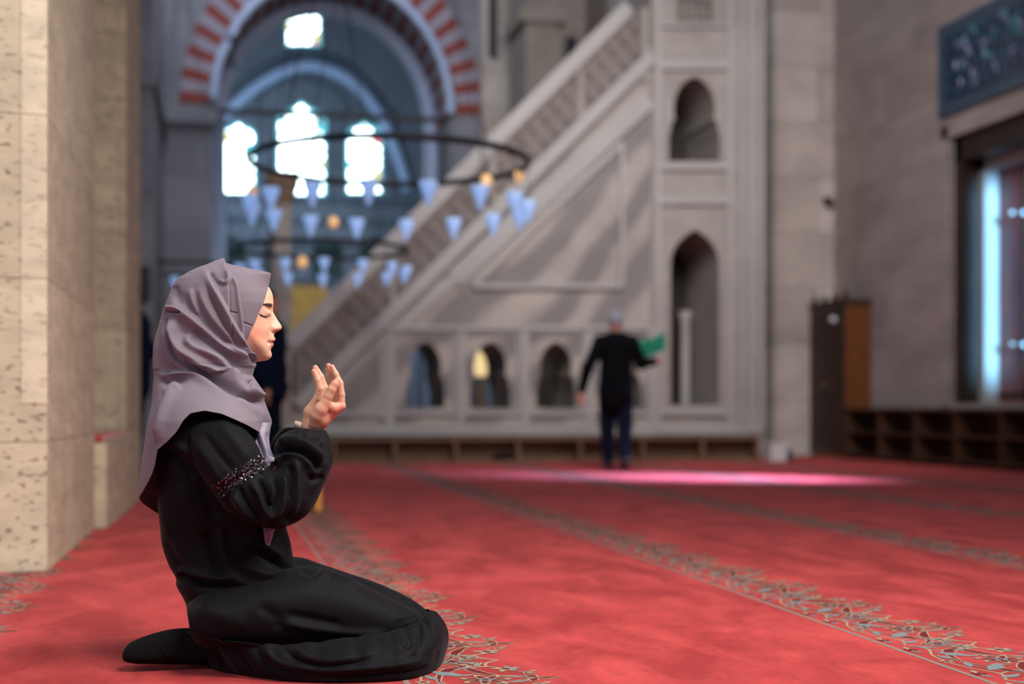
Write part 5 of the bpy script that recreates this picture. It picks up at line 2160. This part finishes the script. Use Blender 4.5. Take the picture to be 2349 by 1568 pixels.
nt_ = [(428, 1385, 446, 1466, .090, -.09, 2.3), (462, 1345, 470, 1480, .130, -.085, 2.3), (520, 1325, 520, 1488, .148, -.08, 2.3), (580, 1318, 570, 1490, .152, -.08, 2.3), (640, 1308, 640, 1490, .148, -.085, 2.3), (705, 1300, 700, 1490, .140, -.09, 2.3),
       (762, 1310, 760, 1492, .132, -.095, 2.3), (820, 1334, 820, 1490, .122, -.10, 2.3), (880, 1362, 880, 1492, .112, -.10, 2.3), (935, 1390, 935, 1498, .104, -.10, 2.2), (975, 1416, 972, 1505, .092, -.10, 2.2), (998, 1448, 993, 1512, .066, -.095, 2.1), (1008, 1478, 1003, 1512, .03, -.09, 2)]
T1 = loft(nt_, 420, 300)
tst = [
    (c2([(880, 780), (1040, 715), (1180, 730)]), .006, 10, 14), (c2([(1290, 760), (1400, 705), (1490, 760), (1600, 850)]), .009, 8, 16), (c2([(1200, 700), (1290, 730), (1330, 700)]), -.006, 7, 7),
    (c2([(1500, 700), (1700, 800), (1900, 900), (2010, 980)]), -.003, 10, 12), (c2([(1050, 1035), (1300, 1085), (1600, 1115), (1780, 1110)]), .006, 10, 7), (c2([(1080, 1090), (1350, 1125), (1600, 1140)]), -.006, 7, 6),
    (c2([(1100, 980), (1300, 1020), (1500, 1060)]), -.004, 10, 10), (c2([(560, 900), (700, 1000), (900, 1060)]), .004, 20, 20), (c2([(480, 850), (600, 900), (900, 890)]), -.004, 18, 18),
    (c2([(930, 930), (1050, 1000), (1090, 1090)]), -.004, 14, 14), (c2([(1960, 960), (1900, 1000), (1800, 1020)]), .003, 8, 8), (c2([(1990, 1010), (1930, 1060), (1860, 1080)]), -.003, 6, 6)]
T1, n1_ = sculpt(T1, tst, scale=1.6)
T1 = T1 + n1_ * fbm(T1, 18, .003, 8)[..., None]
ft_ = [(480, 1330, 480, 1500, .12, .09, 2.3), (580, 1300, 580, 1495, .15, .09, 2.4), (640, 1281, 640, 1490, .145, .09, 2.4), (690, 1279, 690, 1490, .138, .095, 2.4), (740, 1295, 740, 1490, .128, .10, 2.3), (800, 1315, 800, 1490, .12, .10, 2.3),
       (860, 1335, 860, 1490, .112, .10, 2.3), (920, 1361, 920, 1495, .10, .10, 2.2), (960, 1384, 960, 1500, .088, .10, 2.2), (988, 1412, 985, 1505, .065, .10, 2.1), (998, 1450, 995, 1490, .03, .10, 2)]
T2 = loft(ft_, 260, 160)
T2, _ = sculpt(T2, [(c2([(1170, 640), (1280, 680), (1340, 740)]), -.006, 6, 6), (c2([(1190, 630), (1330, 660), (1500, 720)]), .004, 6, 6), (c2([(1700, 780), (1760, 850), (1800, 900)]), .003, 6, 6)])
for T_ in (BP, T1, T2):
    T_[..., 2] = np.maximum(T_[..., 2], .006)
Vv3 = []
Ff = []
off = 0
for T_ in (BP, T1, T2):
    Vv3.append(T_.reshape(-1, 3))
    Ff.append(gridfaces(T_.shape[0], T_.shape[1], off=off))
    off += T_.shape[0] * T_.shape[1]
abaya = mkmesh('robe', np.concatenate(Vv3), np.concatenate(Ff), M['robe'], parent=woman, smooth=True)
tag(abaya, 'long black robe gathered over the knees')

# ---- gathered lower skirt on the carpet
cols = [((436, 1446, .02), (412, 1500)), ((440, 1450, -.10), (420, 1516)), ((475, 1462, -.20), (455, 1525)), ((540, 1472, -.235), (520, 1545)), ((620, 1478, -.245), (600, 1558)), ((700, 1475, -.25), (690, 1565)), ((780, 1465, -.245), (780, 1567)),
        ((860, 1454, -.235), (860, 1565)), ((920, 1442, -.21), (930, 1560)), ((960, 1424, -.18), (980, 1547)), ((985, 1402, -.12), (1008, 1530))]
tops = [w3(*a_) for a_, b_ in cols]
bots = [PF(*b_) for a_, b_ in cols]
tops += [w3(992, 1404, -.02), w3(990, 1402, .08), w3(975, 1395, .17), w3(900, 1370, .22), w3(760, 1350, .25)]
rx_ = w3(1008, 1500)[0]
bots += [np.array([rx_ + .004, Y0 - .03, 0]), np.array([rx_ - .004, Y0 + .10, 0]), np.array([rx_ - .05, Y0 + .24, 0]), np.array([rx_ - .16, Y0 + .30, 0]), np.array([w3(760, 1500)[0], Y0 + .32, 0])]
tops, bots = np.array(tops), np.array(bots)
nc = 560
tc = np.linspace(0, len(tops) - 1, nc)
TT = catmull(tops, tc)
BB = catmull(bots, tc)
BB[:, 2] = .004
tan = np.gradient(BB, axis=0)
outn = np.stack([tan[:, 1], -tan[:, 0], 0 * tan[:, 0]], -1)
outn /= np.linalg.norm(outn, axis=1, keepdims=True) + 1e-9
nrw = 140
RP = np.zeros((nrw, nc, 3))
rs = np.random.RandomState(2)
phs = np.cumsum(0.8 + .5 * rs.rand(nc)) * .17
gath = np.sin(phs) * .6 + .4 * np.sin(phs * 1.7 + 1)
for i in range(nrw):
    v_ = i / (nrw - 1.0)
    bul = math.sin(math.pi * min(1, v_ * 1.02)) ** .8
    # rounded: goes outward first and falls to the floor, then tucks under
    hz = (1 - v_) ** 1.25
    ho = math.sin(v_ * math.pi / 2 * 1.0) ** .75
    P_ = np.zeros((nc, 3))
    P_[:, :2] = TT[:, :2] * (1 - ho) + BB[:, :2] * ho
    P_[:, 2] = TT[:, 2] * hz + BB[:, 2] * (1 - hz)
    P_ += outn * (.018 * math.sin(math.pi * v_))
    P_[:, 2] += .020 * math.sin(math.pi * v_)
    amp = .0050 * math.exp(-(v_ / .22) ** 2) + .0022 * math.sin(math.pi * v_)
    P_ += outn * (amp * gath)[:, None] + np.array([0, 0, 1.0]) * (amp * .6 * gath)[:, None]
    RP[i] = P_
rst = [
    (c2([(700, 1150), (740, 1200), (800, 1270), (870, 1370)]), .009, 7, 12), (c2([(640, 1150), (690, 1250), (760, 1350)]), -.006, 8, 8), (c2([(930, 1190), (980, 1290), (1080, 1340), (1300, 1370)]), -.010, 6, 9),
    (c2([(980, 1180), (1040, 1270), (1160, 1320), (1400, 1340)]), .007, 7, 8), (c2([(1090, 1170), (1180, 1270), (1350, 1320), (1550, 1300), (1720, 1240)]), -.009, 6, 8), (c2([(1150, 1180), (1260, 1260), (1420, 1285), (1580, 1250)]), .006, 7, 8),
    (c2([(1300, 1345), (1600, 1335), (1850, 1310), (2030, 1270)]), .010, 9, 9), (c2([(1250, 1380), (1600, 1375), (1900, 1350), (2060, 1310)]), -.007, 7, 7), (c2([(1700, 1180), (1780, 1220), (1860, 1210), (1950, 1160)]), -.006, 6, 7),
    (c2([(1960, 1020), (1970, 1120), (1960, 1250)]), -.007, 7, 8), (c2([(2020, 1010), (2060, 1120), (2070, 1230)]), .006, 8, 8), (c2([(1890, 1090), (1930, 1180), (1920, 1260)]), .005, 7, 7),
    (c2([(500, 1180), (520, 1260), (600, 1320)]), .005, 8, 8), (c2([(800, 1190), (860, 1280), (930, 1370)]), -.006, 6, 8)]
RP, nrp = sculpt(RP, rst, outward_from=RP.mean(axis=(0, 1), keepdims=True))
RP[..., 2] = np.maximum(RP[..., 2], .004)
rf = cloth('hem_flounce', RP, M['robe'], abaya, .002)
# ruffled seam between thigh and flounce
mb = MB()
for i in range(0, nc - 60, 1):
    pass
rng = np.random.RandomState(5)
pth = [RP[6, j] + outn[j] * .002 + np.array([0, 0, .001 * math.sin(j * .4)]) for j in range(0, nc, 2)]
mb.tube(pth, [.0014 + .0004 * math.sin(i * .9) for i in range(len(pth))], 6)
mb.build('gathered_seam', M['robe'], parent=abaya, smooth=True)

# ---- sleeves: (inner point, outer point) across the arm
sl = [(505, 948, 425, 985, .066, -.115, 2.3), (535, 960, 432, 1015, .078, -.140, 2.3), (565, 985, 445, 1060, .080, -.162, 2.3), (590, 1020, 468, 1100, .078, -.178, 2.3), (603, 1052, 491, 1130, .074, -.190, 2.3),
      (612, 1066, 503, 1148, .082, -.192, 2.3), (622, 1078, 530, 1178, .092, -.192, 2.4), (628, 1080, 578, 1201, .096, -.190, 2.4), (633, 1076, 645, 1209, .096, -.186, 2.4), (636, 1072, 706, 1177, .095, -.180, 2.4),
      (634, 1066, 740, 1115, .094, -.170, 2.4), (628, 1050, 764, 1062, .092, -.158, 2.4), (628, 1028, 762, 1030, .088, -.146, 2.4), (640, 1004, 756, 1004, .078, -.132, 2.3), (664, 988, 748, 988, .060, -.118, 2.3), (690, 984, 742, 986, .040, -.110, 2.2), (703, 992, 737, 992, .026, -.108, 2)]
c5 = lambda pts: [(480 + .2041 * a_, 950 + .2041 * b_) for a_, b_ in pts]
SP = loft(sl, 460, 360)
sst = [
    (c5([(250, 870), (340, 1010), (470, 1140), (620, 1210), (780, 1230), (900, 1190)]), .0090, 9, 9, .15), (c5([(180, 900), (260, 1060), (420, 1190), (600, 1260)]), -.005, 9, 10),
    (c5([(330, 800), (400, 960), (520, 1120), (640, 1180)]), -.009, 6, 7), (c5([(450, 740), (540, 880), (610, 1040), (680, 1130), (760, 1110), (820, 980), (850, 800), (840, 640)]), .0100, 7, 8, .12),
    (c5([(560, 700), (620, 860), (650, 1000), (700, 1040), (750, 960), (760, 820), (700, 680)]), -.0100, 8, 7, .1), (c5([(600, 640), (680, 700), (720, 820), (700, 940)]), .006, 5, 6),
    (c5([(930, 480), (985, 600), (995, 800), (960, 1000), (880, 1160)]), .0090, 9, 10), (c5([(900, 560), (920, 760), (880, 960)]), -.0075, 7, 9), (c5([(1120, 560), (1160, 760), (1090, 980)]), -.004, 12, 12),
    (c5([(690, 440), (800, 400), (920, 395), (1060, 430), (1180, 520), (1250, 640)]), -.0140, 7, 8, .12), (c5([(760, 330), (900, 300), (1040, 310), (1180, 400), (1300, 520)]), .0100, 10, 11, .15),
    (c5([(800, 470), (920, 450), (1040, 490), (1130, 590), (1170, 700)]), .0085, 9, 9, .15), (c5([(1000, 250), (1120, 290), (1240, 250)]), -.007, 6, 6), (c5([(760, 230), (900, 210), (1050, 180), (1180, 190)]), .006, 7, 7),
    (c5([(1240, 330), (1310, 420), (1340, 560)]), -.006, 7, 7), (c5([(1300, 690), (1200, 730), (1120, 700)]), -.006, 8, 8), (c5([(560, 620), (620, 660), (680, 640)]), -.006, 4, 5),
    ([(500, 960), (540, 1010), (575, 1060)], .004, 14, 14), ([(440, 1000), (480, 1060), (510, 1110)], .005, 10, 12), ([(462, 985), (500, 1040), (540, 1085)], -.0045, 10, 10),
    ([(560, 985), (585, 1020), (598, 1050)], -.004, 6, 8), ([(497, 1129), (550, 1097), (603, 1056)], -.004, 8, 8, .05)]
SP, nsp = sculpt(SP, sst, scale=1.4)
SP = SP + nsp * fbm(SP, 30, .0025, 11)[..., None]
slv = cloth('sleeve', SP, M['robe'], abaya, .001, False)
# far sleeve, mirrored arm reaching the far wrist
sl2 = [(r_[0], r_[1], r_[2], r_[3], r_[4], -r_[5], r_[6]) for r_ in sl[:9]]
sl2 += [(636, 1072, 690, 1170, .092, .17, 2.4), (630, 1066, 715, 1110, .090, .15, 2.4), (620, 1048, 730, 1055, .088, .12, 2.4), (621, 1022, 728, 1022, .080, .09, 2.4), (630, 1000, 724, 1000, .07, .06, 2.3), (648, 983, 718, 984, .055, .03, 2.3), (668, 980, 712, 984, .036, .015, 2.2), (684, 992, 708, 992, .02, .01, 2)]
SP2 = loft(sl2, 240, 200)
SP2, _ = sculpt(SP2, [([(636, 1030), (650, 1010), (664, 1000), (690, 990)], -.006, 5, 6), ([(624, 1050), (632, 1020), (650, 995)], .005, 6, 6)])
cloth('sleeve', SP2, M['robe'], abaya, .001, False)
# sequin band
SB = BVHTree.FromPolygons(SP.reshape(-1, 3).tolist(), gridfaces(*SP.shape[:2]).tolist())
rnd = random.Random(21)
mb = MB()
for i in range(780):
    t = rnd.random()
    cxp = 497 + 112 * t
    cyp = 1130 - 78 * t ** .95
    hwid = 19 - 4 * t
    u = rnd.uniform(-1, 1)
    px = cxp + u * hwid * .48 + rnd.uniform(-3, 3)
    py = cyp + u * hwid * .88 + rnd.uniform(-2, 2)
    P_, n_ = hit(px, py, SB)
    if P_ is None:
        continue
    if n_[1] > 0:
        n_ = -n_
    nn = n_ + np.array([rnd.uniform(-.6, .6), rnd.uniform(-.6, .6), rnd.uniform(-.6, .6)])
    nn /= np.linalg.norm(nn)
    a_ = np.cross(nn, (0.3, .2, .9))
    a_ /= np.linalg.norm(a_)
    b_ = np.cross(nn, a_)
    r_ = rnd.uniform(.0014, .0024)
    cpt = P_ + n_ * rnd.uniform(.001, .003)
    vs_ = [cpt + nn * .0005] + [cpt + r_ * (a_ * math.cos(k * math.pi / 3) + b_ * math.sin(k * math.pi / 3)) for k in range(6)] + [cpt - nn * .0003]
    mi = 0 if rnd.random() > .12 + .55 * max(0, t - .45) else 1
    mb.add(vs_, [(0, 1 + k, 1 + (k + 1) % 6) for k in range(6)] + [(7, 1 + (k + 1) % 6, 1 + k) for k in range(6)], mi)
sq = mb.build('sequin_trim', parent=abaya, mats=[mat('sequin_dark', srgb(52, 36, 42), .25, .7), mat('sequin_silver', srgb(170, 168, 178), .2, .9)])
tag(sq, 'band of dark and silver sequins', kind='stuff')

# ---- cuffs over the wrists are part of the sleeves; wristwatch on the far wrist
wx = w3(692, 974, .005)
ax_ = (w3(706, 948, .0) - w3(694, 992, .0))
ax_ /= np.linalg.norm(ax_)
u_ = np.cross(ax_, (0, 1.0, 0))
u_ /= np.linalg.norm(u_)
v__ = np.cross(ax_, u_)
K = 48
prof = [(-.009, .0), (-.0085, .0022), (.0085, .0022), (.009, 0), (.0085, -.001), (-.0085, -.001)]
vv, ff = [], []
wc = w3(700, 978, .008)
for k in range(K):
    t = 2 * math.pi * k / K
    d = u_ * math.cos(t) * .0285 + v__ * math.sin(t) * .030
    dn = d / np.linalg.norm(d)
    for (h_, r_) in prof:
        vv.append(wc + d + dn * r_ + ax_ * h_)
for k in range(K):
    for j in range(6):
        ff.append((k * 6 + j, k * 6 + (j + 1) % 6, ((k + 1) % K) * 6 + (j + 1) % 6, ((k + 1) % K) * 6 + j))
wt = mkmesh('wristwatch', vv, ff, mat('watch_cream', srgb(232, 214, 194), .4), parent=woman, smooth=True)
# ---- socked feet
for lat_, dxx in ((-.045, 0), (.10, 8)):
    fs = [(281, 1498, 281, 1508, .010, lat_, 2), (287, 1485, 286, 1515, .026, lat_, 2.2), (300, 1473, 300, 1519, .036, lat_, 2.5), (325, 1462, 325, 1521, .041, lat_, 2.6), (362, 1450, 362, 1521, .042, lat_, 2.6),
          (400, 1442, 400, 1522, .040, lat_, 2.4), (440, 1440, 440, 1522, .042, lat_, 2.3), (480, 1440, 480, 1520, .045, lat_, 2.2), (520, 1450, 520, 1515, .02, lat_, 2)]
    fs = [(a_[0] + dxx, a_[1], a_[2] + dxx) + a_[3:] for a_ in fs]
    FP = loft(fs, 160, 120)
    FP, nf_ = sculpt(FP, [(c2([(330, 1150), (345, 1220), (400, 1270)]), .003, 4, 5), (c2([(130, 1140), (250, 1130), (340, 1150)]), -.002, 5, 5), (c2([(300, 1160), (360, 1130), (440, 1120)]), -.002, 3, 3)])
    FP[..., 2] = np.maximum(FP[..., 2], .004)
    cloth('sock', FP, M['sock'], woman, .001, False)
for o in bpy.data.objects:
    if '_o' in o:
        del o['_o']
